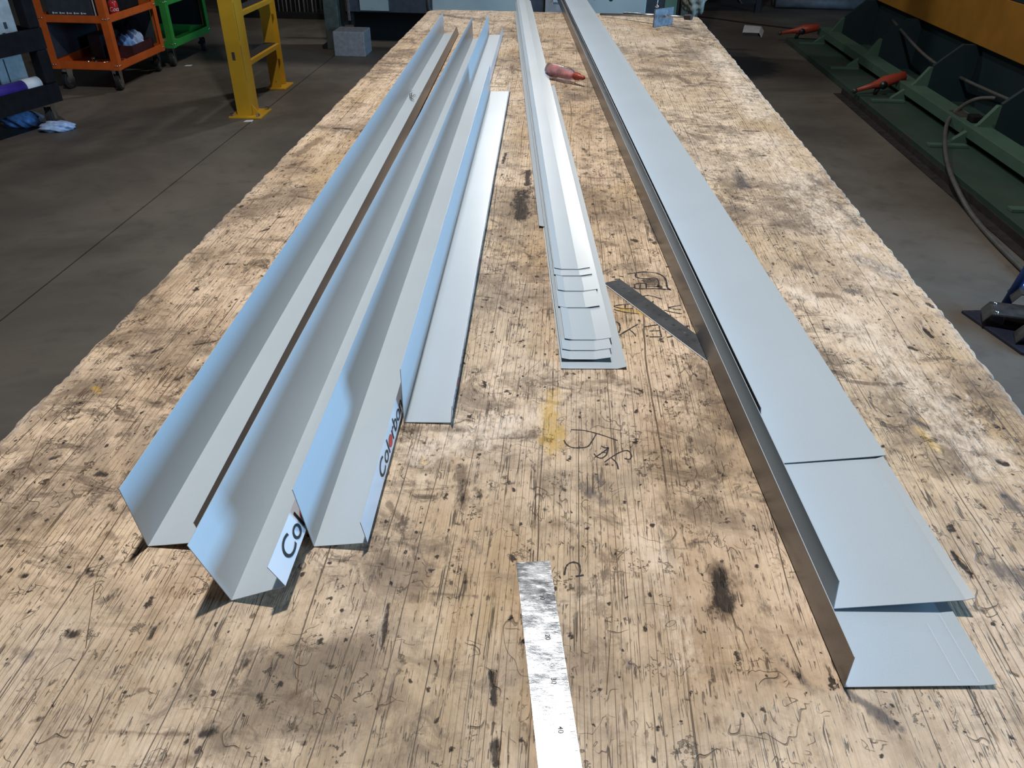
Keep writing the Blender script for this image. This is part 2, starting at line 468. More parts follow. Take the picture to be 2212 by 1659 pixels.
    h = n.math('SUBTRACT', n.math('MULTIPLY', n.math('ADD', fibre, mottle), 0.35), n.math('ADD', crack, n.math('MULTIPLY', pit, 1.3)))
    n.bump(h, 0.85, 0.0024)
    n.b.inputs['Specular IOR Level'].default_value = 0.3
    return n.set(Base_Color=c, Roughness=0.66)
MAT['wood'] = make_wood()
MAT['wood_edge'] = plain('raw_timber_edge', (0.26, 0.18, 0.11, 1), 0.8, vary=0.5, scale=40, bump=0.4)

# ------------------------------------------------------------------ the setting
def build_floor():
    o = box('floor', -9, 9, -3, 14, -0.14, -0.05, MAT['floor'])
    tag(o, 'brown grey concrete workshop floor around the workbench', 'floor', kind='structure')
    for x0, x1 in ((-9, -2.064), (-2.056, 9)):
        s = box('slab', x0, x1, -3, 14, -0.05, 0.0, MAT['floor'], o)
build_floor()
w = box('wall_back', -9, 9, 14.0, 14.2, -0.1, 6.0, MAT['wall'])
tag(w, 'dark back wall of the workshop behind the machines', 'wall', kind='structure')

# ------------------------------------------------------------------ workbench
XL, XR, Y0, YJ, Y1 = -0.611, 0.579, 0.02, 3.034, 3.742

def vnoise(x, y, seed):
    """smooth value noise on arrays"""
    t = np.random.default_rng(seed).random((256, 256))
    xi, yi = np.floor(x).astype(int), np.floor(y).astype(int)
    fx, fy = x - xi, y - yi
    fx, fy = fx * fx * (3 - 2 * fx), fy * fy * (3 - 2 * fy)
    g = lambda a, b: t[a % 256, b % 256]
    return (g(xi, yi) * (1 - fx) + g(xi + 1, yi) * fx) * (1 - fy) + (g(xi, yi + 1) * (1 - fx) + g(xi + 1, yi + 1) * fx) * fy

# each mark: kind, start and end in the photograph, width there, strength.  D burnt/dug black-brown, G rubbed grey, W oily brown, Y paint, P pale
MARKS = '''
P 1650 300 1900 600 130 .55;P 1850 700 2120 980 150 .65;P 1540 110 1640 250 60 .6;P 930 970 1140 905 90 .7;P 1420 1180 1480 1420 90 .5;P 1240 600 1300 500 60 .4;P 700 330 820 200 40 .5
W 1555 1240 1566 1315 64 1.0;D 1558 1250 1562 1300 42 1.0; D 1549 1262 1572 1312 30 1;D 1062 1455 1068 1515 14 1.0;D 1070 1608 1072 1650 17 1.0;D 838 1305 826 1400 11 .9;W 998 1010 1000 1090 30 .9;D 1000 1040 998 1085 16 .7
D 1028 1058 1036 1075 16 .8;W 1040 1062 1062 1056 14 .6;W 872 926 1000 928 20 .9;D 975 926 1000 930 16 .6;W 1010 928 1060 930 14 .85;W 1075 932 1150 936 22 1.0;W 980 950 998 951 10 .7
D 1126 415 1124 468 34 1.0;D 1141 368 1139 398 14 1.0;D 1093 330 1086 352 7 .9;D 722 277 756 278 9 .9;W 690 300 640 335 22 .9;W 1770 637 1808 640 20 1.0;P 1722 628 1758 652 34 1.0
D 1490 945 1486 980 18 .7;D 2058 1193 2080 1222 11 1.0;D 2082 1222 2100 1246 11 .9;G 2150 1225 2212 1250 55 .9;G 2170 1075 2185 1090 34 1.0;G 1830 1495 1890 1535 18 1.0;G 1880 1535 1948 1575 20 .9
D 2157 996 2172 1002 13 1.0;D 1975 905 2000 922 22 .5;Y 1985 930 2025 970 26 .8;Y 1990 905 1998 910 14 .7;D 1966 750 1980 755 9 1.0;D 1998 712 2014 728 9 1.0;G 1986 694 2006 722 10 .7;D 2004 654 2016 662 8 .9
D 1930 633 1938 637 8 .9;D 1858 776 1874 786 10 .7;D 1872 792 1882 798 9 .7;G 1860 560 1925 590 44 1.0;G 1812 445 1852 485 22 .8;G 1830 628 1858 632 22 .8;G 1596 376 1604 402 30 .9;G 1748 378 1772 398 20 .9
D 1604 282 1640 283 5 1.0;D 1636 336 1654 336 5 .9;D 1536 309 1546 309 4 .9;W 1424 104 1442 108 18 1.0;W 1424 124 1440 118 12 .8;W 1462 164 1488 180 15 1.0;W 1372 140 1420 160 16 .6;D 1262 322 1272 335 14 .6
D 1288 299 1300 299 4 1.0;W 1250 268 1266 276 14 .8;D 1338 382 1352 394 16 .5;G 962 34 1050 42 20 .8;W 950 30 1000 40 14 .7;W 1010 40 1060 52 16 .7;D 1366 517 1374 520 11 1.0;D 1406 518 1414 524 12 .9
D 56 1212 62 1216 9 .8;D 47 1242 55 1244 9 .8;D 190 1232 200 1240 12 .8;D 215 1300 242 1288 20 .6;D 148 1368 162 1370 18 .8;D 324 1376 334 1358 13 1.0;D 338 1352 346 1344 8 .8;D 515 1450 530 1430 20 .6
D 444 1582 470 1578 22 .8;W 138 1579 300 1583 9 .6;W 300 1585 405 1586 9 .8;W 500 1582 560 1586 9 .6;D 250 1454 262 1450 8 .8;D 262 1486 290 1474 7 .6;W 300 1490 322 1488 12 .8;D 274 1504 292 1498 6 .6
D 210 1022 228 1025 14 1.0;D 238 1090 246 1100 12 .8;W 232 1152 252 1164 18 .9;Y 1192 850 1196 880 36 .7;Y 1185 890 1200 960 52 1.0;Y 914 992 918 1000 12 1.0;Y 205 838 214 848 16 .8;Y 1345 668 1410 680 26 .9
W 1318 802 1322 820 22 .9;D 1354 818 1358 826 10 .6;G 1262 1050 1290 1080 44 .8;G 1290 1030 1300 1045 20 .6;W 930 1282 1030 1288 9 .8;W 1190 1120 1240 1150 34 .6;W 1440 1120 1450 1200 30 .6;D 1468 1505 1492 1512 9 .6
D 1640 1395 1672 1425 9 .7;D 1690 1425 1725 1460 11 .7;G 1720 1450 1760 1500 18 .5;W 1650 1320 1700 1330 30 .5;D 1020 1170 1060 1178 8 .5;W 880 1290 940 1300 24 .5;D 985 1130 1000 1134 8 .6;W 840 1090 862 1120 16 .9
D 1180 1100 1186 1104 9 .8;D 1212 1050 1220 1058 10 .9;D 1152 1012 1156 1016 8 .9;D 1195 1030 1205 1034 8 .8;D 1030 985 1034 990 7 .9;D 1020 838 1024 842 8 .7;D 1252 1017 1258 1020 7 .9;D 1125 900 1130 905 7 .9
D 1105 700 1130 702 8 .5;W 1090 640 1130 650 26 .5;W 1180 560 1190 640 20 .3;D 1250 760 1258 764 7 .9;D 1380 840 1386 846 9 .7;D 1440 810 1446 814 8 .8;D 1472 770 1478 774 7 .8;D 1500 806 1506 812 7 .8
W 1400 905 1460 930 30 .5;W 1540 1080 1590 1110 40 .5;G 1620 1240 1640 1300 30 .4;D 1600 1105 1610 1112 10 .9;D 1555 1020 1562 1026 9 .8;W 640 1500 720 1560 60 .5;W 820 1480 860 1600 50 .4;D 700 1430 716 1440 10 .8
D 598 1410 612 1418 9 .8;D 560 1500 566 1530 10 .7;D 760 1560 770 1566 9 .8;D 640 1602 660 1606 10 .7;W 350 1650 420 1640 26 .6;D 100 1480 120 1470 9 .6;D 60 1560 90 1550 12 .5;G 20 1400 60 1420 24 .5
D 330 760 350 752 8 .8;D 420 745 470 735 5 .8;D 520 650 540 642 8 .7;D 490 570 508 568 8 .9;D 560 500 580 494 7 .9;D 300 690 316 684 7 .8;W 320 640 360 600 22 .8;W 450 560 500 540 20 .7;W 560 430 600 420 24 .8
W 620 360 660 350 20 .8;D 640 405 660 402 7 .8;D 600 470 612 468 6 .9;W 240 770 280 750 22 .6;W 180 850 230 830 22 .6;D 150 905 170 900 8 .8;D 110 990 126 985 9 .8;W 60 1060 120 1040 30 .5;D 380 820 396 812 7 .8
G 1660 1480 1700 1520 30 .5;W 1560 1560 1620 1600 50 .5;D 1310 1390 1316 1420 8 .6;W 1300 1200 1340 1240 30 .5;G 1330 1380 1360 1440 26 .6;D 1230 1370 1236 1376 8 .9;W 1240 1325 1320 1330 12 .5;W 1250 1270 1300 1285 14 .5
G 1690 560 1760 590 30 .5;G 1580 440 1600 470 24 .5;W 1520 420 1560 430 24 .6;W 1450 250 1500 260 18 .6;W 1520 220 1560 215 14 .6;G 1640 240 1690 260 18 .5;W 1380 60 1440 66 10 .6;W 1480 80 1530 92 10 .6
W 1210 240 1240 250 18 .6;W 1290 520 1330 530 20 .7;W 1280 420 1330 460 26 .5;G 1400 470 1420 520 18 .7;W 1170 320 1200 330 12 .5;W 880 180 900 200 16 .6;W 1100 140 1110 160 14 .5;W 760 220 800 225 10 .7;D 1600 60 1604 61 4 .8
W 2040 880 2100 930 30 .5;D 2060 850 2075 860 9 .7;W 1900 830 1960 850 26 .5;D 1785 560 1800 572 8 .7;G 2080 1010 2110 1040 24 .6;D 2120 1090 2130 1098 9 .8;W 2000 1040 2030 1080 20 .6;D 2180 1450 2200 1460 10 .7
'''

def table_sheet(name, ya, yb, step0, step1, parent):
    xs = np.linspace(0, 1, 520)
    ys = [ya]
    while ys[-1] < yb:
        t = min(1.0, max(0.0, (ys[-1] - 0.3) / 3.0))
        ys.append(ys[-1] + step0 + (step1 - step0) * t)
    ys[-1] = yb
    ys = np.array(ys)
    X, Y = np.meshgrid(xs, ys)
    jl = (vnoise(ys * 26, ys * 0, 3) - 0.5) * 0.004 + (vnoise(ys * 110, ys * 0, 4) - 0.5) * 0.004
    jr = (vnoise(ys * 22, ys * 0, 5) - 0.5) * 0.004 + (vnoise(ys * 105, ys * 0, 6) - 0.5) * 0.005
    rc = 0.055
    q = np.clip((ys - (Y1 - rc)) / rc, 0, 1)
    cut = rc * (1 - np.sqrt(np.clip(1 - q * q, 0, 1)))
    xl, xr = XL + jl + cut, XR + jr - cut
    WX = xl[:, None] + (xr - xl)[:, None] * X
    WY = Y.copy()
    if yb == Y1:
        WY[-6:] += ((vnoise(WX[-6:] * 40, WX[-6:] * 0, 9) - 0.5) * 0.012) * np.linspace(0.2, 1, 6)[:, None]
    chan = {k: np.zeros_like(WX) for k in 'DGYWP'}
    for item in MARKS.replace('\n', ';').split(';'):
        f = item.split()
        if not f: continue
        a, b = at(float(f[1]), float(f[2])), at(float(f[3]), float(f[4]))
        mid_x, mid_y = (float(f[1]) + float(f[3])) / 2, (float(f[2]) + float(f[4])) / 2
        wpx = float(f[5])
        wd = (at(mid_x + wpx / 2, mid_y) - at(mid_x - wpx / 2, mid_y)).length / 2
        lo, hi = min(a.y, b.y) - 3 * wd - 0.03, max(a.y, b.y) + 3 * wd + 0.03
        i0, i1 = np.searchsorted(ys, lo), np.searchsorted(ys, hi)
        if i1 <= i0: continue
        sx, sy = WX[i0:i1], WY[i0:i1]
        d = b - a
        L2 = max(d.x * d.x + d.y * d.y, 1e-9)
        t = np.clip(((sx - a.x) * d.x + (sy - a.y) * d.y) / L2, 0, 1)
        dist = np.hypot(sx - a.x - t * d.x, (sy - a.y - t * d.y) * 0.8)
        dist = dist * (0.75 + 0.5 * vnoise(sx * 120, sy * 70, 21))
        val = np.clip(1.25 - dist / wd * 0.75, 0, 1) * float(f[6])
        ch = chan[f[0]]
        ch[i0:i1] = np.maximum(ch[i0:i1], val)
    eL = np.minimum(WX - xl[:, None], xr[:, None] - WX)
    worn = np.clip(1 - eL / 0.028, 0, 1) * (0.45 + 0.9 * vnoise(WX * 45, WY * 30, 31))
    Z = TOP - 0.0012 * np.clip(chan['D'], 0, 1) - 0.006 * np.clip(1 - eL / 0.007, 0, 1) ** 2 - 0.0016 * vnoise(WX * 14, WY * 5, 41) * np.clip(1 - eL / 0.05, 0, 1)
    if yb == YJ: Z[-1] -= 0.003
    if ya > YJ: Z[0] -= 0.003
    ny, nx = WX.shape
    co = np.stack([WX, WY, Z], -1).reshape(-1, 3)
    idx = np.arange(ny * nx).reshape(ny, nx)
    quads = np.stack([idx[:-1, :-1], idx[:-1, 1:], idx[1:, 1:], idx[1:, :-1]], -1).reshape(-1, 4)
    ring = np.concatenate([idx[0, :], idx[1:, -1], idx[-1, -2::-1], idx[-2:0:-1, 0]])
    low = co[ring].copy()
    low[:, 2] = TOP - 0.048
    base = len(co)
    co = np.concatenate([co, low])
    k = np.arange(len(ring))
    side = np.stack([ring, base + k, base + np.roll(k, -1), np.roll(ring, -1)], -1)
    me = bpy.data.meshes.new(name)
    faces = np.concatenate([quads, side])
    me.vertices.add(len(co))
    me.vertices.foreach_set('co', co.astype(np.float32).ravel())
    me.loops.add(faces.size)
    me.loops.foreach_set('vertex_index', faces.astype(np.int32).ravel())
    me.polygons.add(len(faces))
    me.polygons.foreach_set('loop_start', np.arange(0, faces.size, 4, dtype=np.int32))
    me.polygons.foreach_set('material_index', np.concatenate([np.zeros(len(quads), np.int32), np.ones(len(side), np.int32)]))
    me.polygons.foreach_set('use_smooth', np.ones(len(faces), bool))
    me.update(calc_edges=True)
    me.materials.append(MAT['wood'])
    me.materials.append(MAT['wood_edge'])
    for nm, keys in (('marks', (chan['D'], chan['G'], chan['Y'])), ('marks_wet', (chan['W'], chan['P'], worn))):
        at_ = me.attributes.new(nm, 'FLOAT_COLOR', 'POINT')
        buf = np.zeros((len(co), 4), np.float32)
        for c in range(3): buf[:base, c] = keys[c].ravel()
        at_.data.foreach_set('color', buf.ravel())
    o = bpy.data.objects.new(name, me)
    COL.objects.link(o)
    o.parent = parent
    return o

bench = thing('workbench', 'long timber topped workbench scarred with dents, burns and stains', 'workbench')
table_sheet('tabletop_sheet', Y0, YJ - 0.0008, 0.0022, 0.0062, bench)
table_sheet('tabletop_sheet', YJ + 0.0008, Y1, 0.0022, 0.0062, bench)
for x in (-0.50, 0.47):
    box('rail', x - 0.03, x + 0.03, 0.08, 3.68, 0.77, TOP - 0.0485, MAT['dark_steel'], bench)
    for y in (0.12, 1.85, 3.6):
        box('leg', x - 0.03, x + 0.03, y - 0.03, y + 0.03, 0.0, 0.7695, MAT['dark_steel'], bench)

def strokes(name, lines, width, mat, parent, z=TOP + 0.0003, jitter=0.25):
    """flat pen or cut marks lying on the timber"""
    bm = bmesh.new()
    for ln in lines:
        w = width
        pts = [at(px, py, z) for px, py in ln]
        if len(pts) > 2: pts = smooth_path(pts, 6)
        prev = None
        for i, p in enumerate(pts):
            t = (pts[min(i + 1, len(pts) - 1)] - pts[max(i - 1, 0)])
            t.z = 0
            if t.length < 1e-7: t = Vector((1, 0, 0))
            t.normalize()
            s = Vector((-t.y, t.x, 0)) * (w / 2 * (1 + random.uniform(-jitter, jitter)))
            q = (bm.verts.new(p - s), bm.verts.new(p + s))
            if prev: bm.faces.new((prev[0], q[0], q[1], prev[1]))
            prev = q
    bmesh.ops.recalc_face_normals(bm, faces=bm.faces)
    for f in bm.faces:
        if f.normal.z < 0: f.normal_flip()
    return link(name, bm, mat, parent)

def strokes_each(name, lines, width, mat, parent, jitter=0.25):
    for ln in lines: strokes(name, [ln], width, mat, parent, jitter=jitter)

def crop(lines, ox, oy, k):
    return [[(ox + x * k, oy + y * k) for x, y in ln] for ln in lines]

strokes_each('pen_stroke', crop([
    [(1600, 545), (1660, 548), (1720, 555), (1800, 575), (1880, 600), (1970, 632)],
    [(1800, 578), (1770, 630), (1730, 680), (1660, 690), (1600, 685), (1560, 660), (1543, 630)],
    [(1895, 690), (1860, 720), (1790, 765)], [(1780, 735), (1810, 765), (1850, 770), (1885, 735), (1840, 725)],
    [(1840, 675), (1870, 690), (1895, 690), (1885, 735)],
    [(1865, 805), (1920, 765), (1990, 725), (2050, 712), (2080, 750), (2065, 780), (2025, 775)],
    [(1920, 770), (1960, 810), (1975, 860)]], 800, 780, 0.2712), 0.0015, MAT['pen'], bench)
strokes_each('carved_line', crop([
    [(1130, 185), (1200, 175), (1290, 165), (1400, 175), (1470, 205), (1500, 250), (1510, 310), (1545, 340)],
    [(1545, 335), (1400, 325), (1220, 325), (1200, 300), (1210, 280), (1300, 275), (1310, 320)], [(1255, 280), (1250, 325)],
    [(1210, 180), (1215, 215), (1300, 230), (1400, 225), (1430, 270), (1420, 310)],
    [(1270, 245), (1400, 240)], [(1280, 258), (1415, 256)], [(1290, 270), (1420, 270)], [(1310, 285), (1425, 286)], [(1320, 300), (1440, 302)],
    [(980, 215), (1010, 212)], [(1050, 205), (1090, 210)], [(1010, 235), (1060, 232)]], 1100, 550, 0.226), 0.0027, MAT['pen'], bench, jitter=0.45)
strokes_each('carved_stroke', crop([
    [(1270, 400), (1320, 390), (1380, 400), (1450, 422)], [(1425, 415), (1460, 425)],
    [(1000, 490), (1100, 475), (1190, 470)], [(1000, 495), (1080, 515), (1180, 515)], [(1110, 480), (1105, 510)],
    [(1000, 525), (1110, 550), (1240, 565)], [(1340, 460), (1410, 490)],
    [(1520, 505), (1600, 490), (1640, 484)], [(1480, 530), (1560, 550), (1650, 565)], [(1520, 505), (1570, 520), (1640, 525)],
    [(1230, 665), (1150, 710), (1055, 770)], [(1150, 715), (1190, 750), (1210, 780)],
    [(1020, 640), (1050, 660), (1060, 710), (1045, 745)],
    [(1290, 690), (1380, 675), (1430, 670)], [(1430, 680), (1455, 785)], [(1340, 730), (1440, 725)], [(1340, 785), (1455, 785)],
    [(1510, 790), (1560, 780)], [(1680, 690), (1720, 680)]], 1100, 550, 0.226), 0.0021, MAT['pen'], bench, jitter=0.45)
strokes_each('scratched_ring', crop([[(585, 215), (600, 150), (640, 120), (690, 130), (705, 175), (695, 215)], [(670, 225), (730, 215)]], 1050, 1180, 0.2888), 0.0016, MAT['pen'], bench, jitter=0.5)
strokes_each('saw_cut', [[(820, 136), (885, 137)], [(797, 168), (842, 168)], [(1048, 187), (1093, 187.5)]], 0.0045, MAT['pen'], bench)
strokes_each('knife_score', [[(60, 1010), (90, 940)], [(1700, 1370), (1730, 1440)], [(420, 1560), (400, 1659)], [(1940, 860), (1990, 900), (2010, 930)],
                        [(185, 1400), (208, 1250), (228, 1210)], [(650, 1390), (640, 1500)], [(1330, 1210), (1310, 1500)]], 0.0006, MAT['score'], bench, jitter=0.6)

# ------------------------------------------------------------------ folded sheet metal
def sheet(name, near, far, A, B, parent, thick=0.0007, segs=24, start=None, end=None, back='back_dark'):
    """a strip of folded sheet between two floor-plan points; near/far are (sideways, height) points across it"""
    A, B = Vector(A), Vector(B)
    d = (B - A)
    d.z = 0
    L = d.length
    d.normalize()
    s = Vector((d.y, -d.x, 0))
    n = len(near)
    bm = bmesh.new()
    start = start or [0.0] * n
    end = end or [0.0] * n
    def normals(pr):
        out = []
        for i in range(n):
            a, b = pr[max(i - 1, 0)], pr[min(i + 1, n - 1)]
            t = Vector((b[0] - a[0], b[1] - a[1]))
            t.normalize()
            out.append((t.y, -t.x))
        return out
    rows = []
    for j in range(segs + 1):
        u = j / segs
        pr = [(near[i][0] * (1 - u) + far[i][0] * u, near[i][1] * (1 - u) + far[i][1] * u) for i in range(n)]
        nm = normals(pr)
        a, b = [], []
        for i in range(n):
            al = start[i] * (1 - u) + (L - end[i]) * u
            p = A + d * al + s * pr[i][0] + Vector((0, 0, pr[i][1]))
            a.append(bm.verts.new(p))
            b.append(bm.verts.new(p + (s * nm[i][0] + Vector((0, 0, nm[i][1]))) * thick))
        rows.append((a, b))
    for j in range(segs):
        (a0, b0), (a1, b1) = rows[j], rows[j + 1]
        for i in range(n - 1):
            bm.faces.new((a0[i], a0[i + 1], a1[i + 1], a1[i])).material_index = 0
            bm.faces.new((b0[i], b1[i], b1[i + 1], b0[i + 1])).material_index = 1
        for i in (0, n - 1):
            bm.faces.new((a0[i], a1[i], b1[i], b0[i])).material_index = 0
    for a, b in (rows[0], rows[-1]):
        for i in range(n - 1): bm.faces.new((a[i], b[i], b[i + 1], a[i + 1])).material_index = 0
    bmesh.ops.recalc_face_normals(bm, faces=bm.faces)
    return link(name, bm, [MAT['face'], MAT[back]], parent)

def text_mesh(body, mat, name, parent, shear=0.0):
    cu = bpy.data.curves.new('lettering', 'FONT')
    cu.body = body
    cu.size = 1.0
    cu.shear = shear
    cu.offset = 0.004
    tmp = bpy.data.objects.new('lettering', cu)
    COL.objects.link(tmp)
    bpy.context.view_layer.update()
    me = bpy.data.meshes.new_from_object(tmp.evaluated_get(bpy.context.evaluated_depsgraph_get()))
    bpy.data.objects.remove(tmp)
    bpy.data.curves.remove(cu)
    me.name = name
    me.materials.clear()
    me.materials.append(mat)
    o = bpy.data.objects.new(name, me)
    COL.objects.link(o)
    o.parent = parent
    return o

def text_width(o):
    xs = [v.co.x for v in o.data.vertices]
    return min(xs), max(xs)

def lettering(parent, origin, ex, ey, length, height):
    """the maker's name: black letters with a red dot as the second o"""
    ex, ey = Vector(ex).normalized(), Vector(ey).normalized()
    ez = ex.cross(ey)
    a = text_mesh('Col', MAT['ink'], 'brand_print', parent)
    b = text_mesh('rbond', MAT['ink'], 'brand_print', parent)
    a0, a1 = text_width(a)
    b0, b1 = text_width(b)
    dot_w = 0.60
    total = (a1 - a0) + (b1 - b0) + dot_w
    kx, ky = length / total, height / 0.72
    def place(o, shift):
        m = Matrix.Identity(4)
        for r in range(3):
            m[r][0], m[r][1], m[r][2] = ex[r] * kx, ey[r] * ky, ez[r]
        pos = Vector(origin) + ex * kx * shift + ez * 0.0004
        o.matrix_local = Matrix.Translation(pos) @ m
    place(a, -a0)
    place(b, (a1 - a0) + dot_w - b0)
    bm = bmesh.new()
    bmesh.ops.create_circle(bm, cap_ends=True, segments=20, radius=0.25)
    c = link('brand_dot', bm, MAT['red_ink'], parent)
    place(c, (a1 - a0) + dot_w / 2)
    c.location += ey * ky * 0.26

def trim(label, A, B, near, far, group, prints=(), start=None, back='back'):
    base = (A[0], A[1], TOP + 0.0012)
    root = thing('angle_flashing', label, 'metal flashing', base, 0, group)
    A0, B0 = (0, 0, 0), (B[0] - A[0], B[1] - A[1], 0)
    start = start or [0, 0, 0, 0]
    sheet('upright_flange', near[0:2], far[0:2], A0, B0, root, start=start[0:2], back=back)
    sheet('base_flange', near[1:3], far[1:3], A0, B0, root, start=start[1:3], back=back)
    lip = sheet('turned_lip', near[2:4], far[2:4], A0, B0, root, start=start[2:4], back=back)
    d = Vector(B0).normalized()
    s = Vector((d.y, -d.x, 0))
    L = Vector(B0).length
    for al in prints:
        u = al / L
        p = [(near[i][0] * (1 - u) + far[i][0] * u, near[i][1] * (1 - u) + far[i][1] * u) for i in (2, 3)]
        e = s * (p[1][0] - p[0][0]) + Vector((0, 0, p[1][1] - p[0][1]))
        o = d * al + s * p[0][0] + Vector((0, 0, p[0][1])) + e * 0.16
        out = d.cross(e.normalized())
        lettering(lip, o + out * 0.0008, d, e, 0.150, e.length * 0.70)
    return root

G1 = 'angle flashings on the left of the bench'
trim('leftmost of the four long upright pale blue folded flashings', (-0.371, 0.493), (-0.462, 3.160),
     [(-0.0078, 0.0715), (0, 0), (0.0555, 0.0085), (0.0502, 0.0330)], [(-0.003, 0.073), (0, 0), (0.0545, 0.002), (0.047, 0.0260)], G1, back='back_dark')
trim('folded flashing reaching nearest the camera, tilted, with Col showing on its lip', (-0.269, 0.436), (-0.342, 3.073),
     [(-0.0241, 0.0664), (0, 0), (0.0505, 0.0212), (0.0386, 0.0438)], [(-0.003, 0.073), (0, 0), (0.0515, 0.003), (0.046, 0.028)], G1, (0.024,))
trim('third long folded flashing from the left, Colorbond lettering along its white lip', (-0.215, 0.505), (-0.289, 3.156),
     [(-0.0099, 0.0711), (0, 0), (0.0512, 0.0075), (0.0470, 0.0335)], [(-0.003, 0.073), (0, 0), (0.0520, 0.002), (0.049, 0.0275)], G1, (0.083,))
trim('short folded flashing, rightmost and shortest of the upright four', (-0.1655, 0.706), (-0.2065, 2.283),
     [(0.0007, 0.0733), (0, 0), (0.0541, 0.0018), (0.0560, 0.0249)], [(-0.001, 0.073), (0, 0), (0.0545, 0.0015), (0.056, 0.0265)], G1, (0.012, 0.36, 0.75))
# pen squiggle on the first flashing
first = bpy.data.objects['angle_flashing']
sq = strokes('pen_squiggle', crop([[(1045, 890), (1040, 920), (1060, 950)], [(1060, 880), (1055, 930), (1080, 955)], [(1085, 900), (1062, 925)], [(1090, 905), (1100, 912)], [(1040, 880), (1075, 862)],
                                 [(1130, 890), (1165, 885)], [(1165, 880), (1150, 935), (1140, 930)]], 650, 0, 0.226), 0.0018, MAT['pen'], None, z=TOP + 0.0075, jitter=0.4)
sq.parent = first
sq.matrix_parent_inverse = Matrix.Translation(-first.location)

# wide gutter-like flashings on the right, nested in one another
RA, RB = Vector((0.246, 0.388, 0)), Vector((-0.0665, 4.29, 0))
rd = (RB - RA).normalized()
rs = Vector((rd.y, -rd.x, 0))
def wide(label, along, near, far, crease, lip_start=0.0, end=0.0):
    o0 = RA + rd * along
    root = thing('wide_flashing', label, 'metal flashing', (o0.x, o0.y, TOP + 0.0022), 0, 'wide flashings nested on the right')
    A0, B0 = (0, 0, 0), tuple(RB - o0 - rd * end)
    sheet('upright_lip', near[0:2], far[0:2], A0, B0, root, start=[lip_start, lip_start * 0.9])
    sheet('face_panel', near[1:3], far[1:3], A0, B0, root)
    sheet('edge_strip', near[2:4], far[2:4], A0, B0, root)
    return root
low = wide('bottom wide flashing with brown lit outer lip, reaching nearest the camera', 0.0,
     [(-0.0015, 0.0374), (0, 0), (0.1101, 0.0014), (0.1213, 0.0028)], [(0.002, 0.038), (0.004, 0), (0.1140, 0.0014), (0.1253, 0.0030)], 0)
wide('middle wide flashing lying on the lowest one, its free corner lifted', 0.075,
     [(0.0140, 0.0385), (0.0180, 0.0032), (0.1307, 0.0140), (0.1377, 0.0168)], [(0.0150, 0.0395), (0.0190, 0.0032), (0.1317, 0.0052), (0.1387, 0.0062)], 0, 0.0, 0.02)
wide('top wide flashing, set furthest back of the nested three', 0.268,
     [(0.0172, 0.0405), (0.0215, 0.0052), (0.1253, 0.0156), (0.1410, 0.0178)], [(0.0180, 0.0412), (0.0225, 0.0056), (0.1270, 0.0088), (0.1410, 0.0098)], 0, 0.055, 0.01)

for k, (sv, a0, a1) in enumerate(((0.0935, 0.004, 0.060), (0.1085, 0.002, 0.070))):
    zz = 0.0014 * sv / 0.1101 + 0.00025
    q = [rd * a0 + rs * (sv - 0.0002), rd * a1 + rs * (sv - 0.0002), rd * a1 + rs * (sv + 0.0002), rd * a0 + rs * (sv + 0.0002)]
    prism('scratch', [p + Vector((0, 0, zz)) for p in q], (0, 0, 0.0001), MAT['white'], low)

# stack of narrow pans in the middle
CD = Vector((-0.0821, 1, 0)).normalized()
C0 = Vector((0.015, 0.8341, 0))
def pan(label, y_near, y_far, shift, z, w, strip, le=0.0022):
    al = (y_near - C0.y) / CD.y
    o0 = C0 + CD * al
    root = thing('narrow_pan', label, 'metal strip', (o0.x, o0.y, TOP + 0.0012), 0, 'stack of narrow pans in the middle')
    B0 = CD * ((y_far - y_near) / CD.y)
    pr = [(shift, z + le), (shift + 0.011, z), (shift + w - strip, z), (shift + w, z + 0.0034)]
    A0 = (0, 0, 0)
    sheet('left_edge', pr[0:2], pr[0:2], A0, B0, root, thick=0.0005)
    sheet('middle_band', pr[1:3], pr[1:3], A0, B0, root, thick=0.0005)
    sheet('right_edge', pr[2:4], pr[2:4], A0, B0, root, thick=0.0005)
pan('widest strip at the bottom of the middle stack, reaching nearest the camera', 0.8365, 2.362, 0.0000, 0.0000, 0.0850, 0.012, 0.0004)
pan('long grey strip under the middle stack, its far end left of the others', 1.30, 3.722, -0.0075, 0.0016, 0.0680, 0.018)
pan('second lowest strip in the stack, its end just behind the widest one', 0.853, 3.96, 0.0018, 0.0038, 0.0650, 0.021)
pan('third strip up in the middle stack, third end from the camera', 0.874, 3.98, 0.0040, 0.0050, 0.0655, 0.021)
pan('fourth strip up in the middle stack, ahead of the long bare step', 0.899, 3.99, 0.0090, 0.0062, 0.0640, 0.021)
pan('fifth strip up in the middle stack, end behind the long bare step', 0.988, 4.00, 0.0060, 0.0074, 0.0600, 0.020)
pan('third strip from the top of the middle stack', 1.038, 4.01, 0.0085, 0.0086, 0.0600, 0.020)
pan('second strip from the top of the middle stack', 1.087, 4.015, 0.0060, 0.0098, 0.0590, 0.019)
pan('topmost strip of the middle stack, its end furthest from the camera', 1.108, 4.02, 0.0075, 0.0110, 0.0560, 0.018)

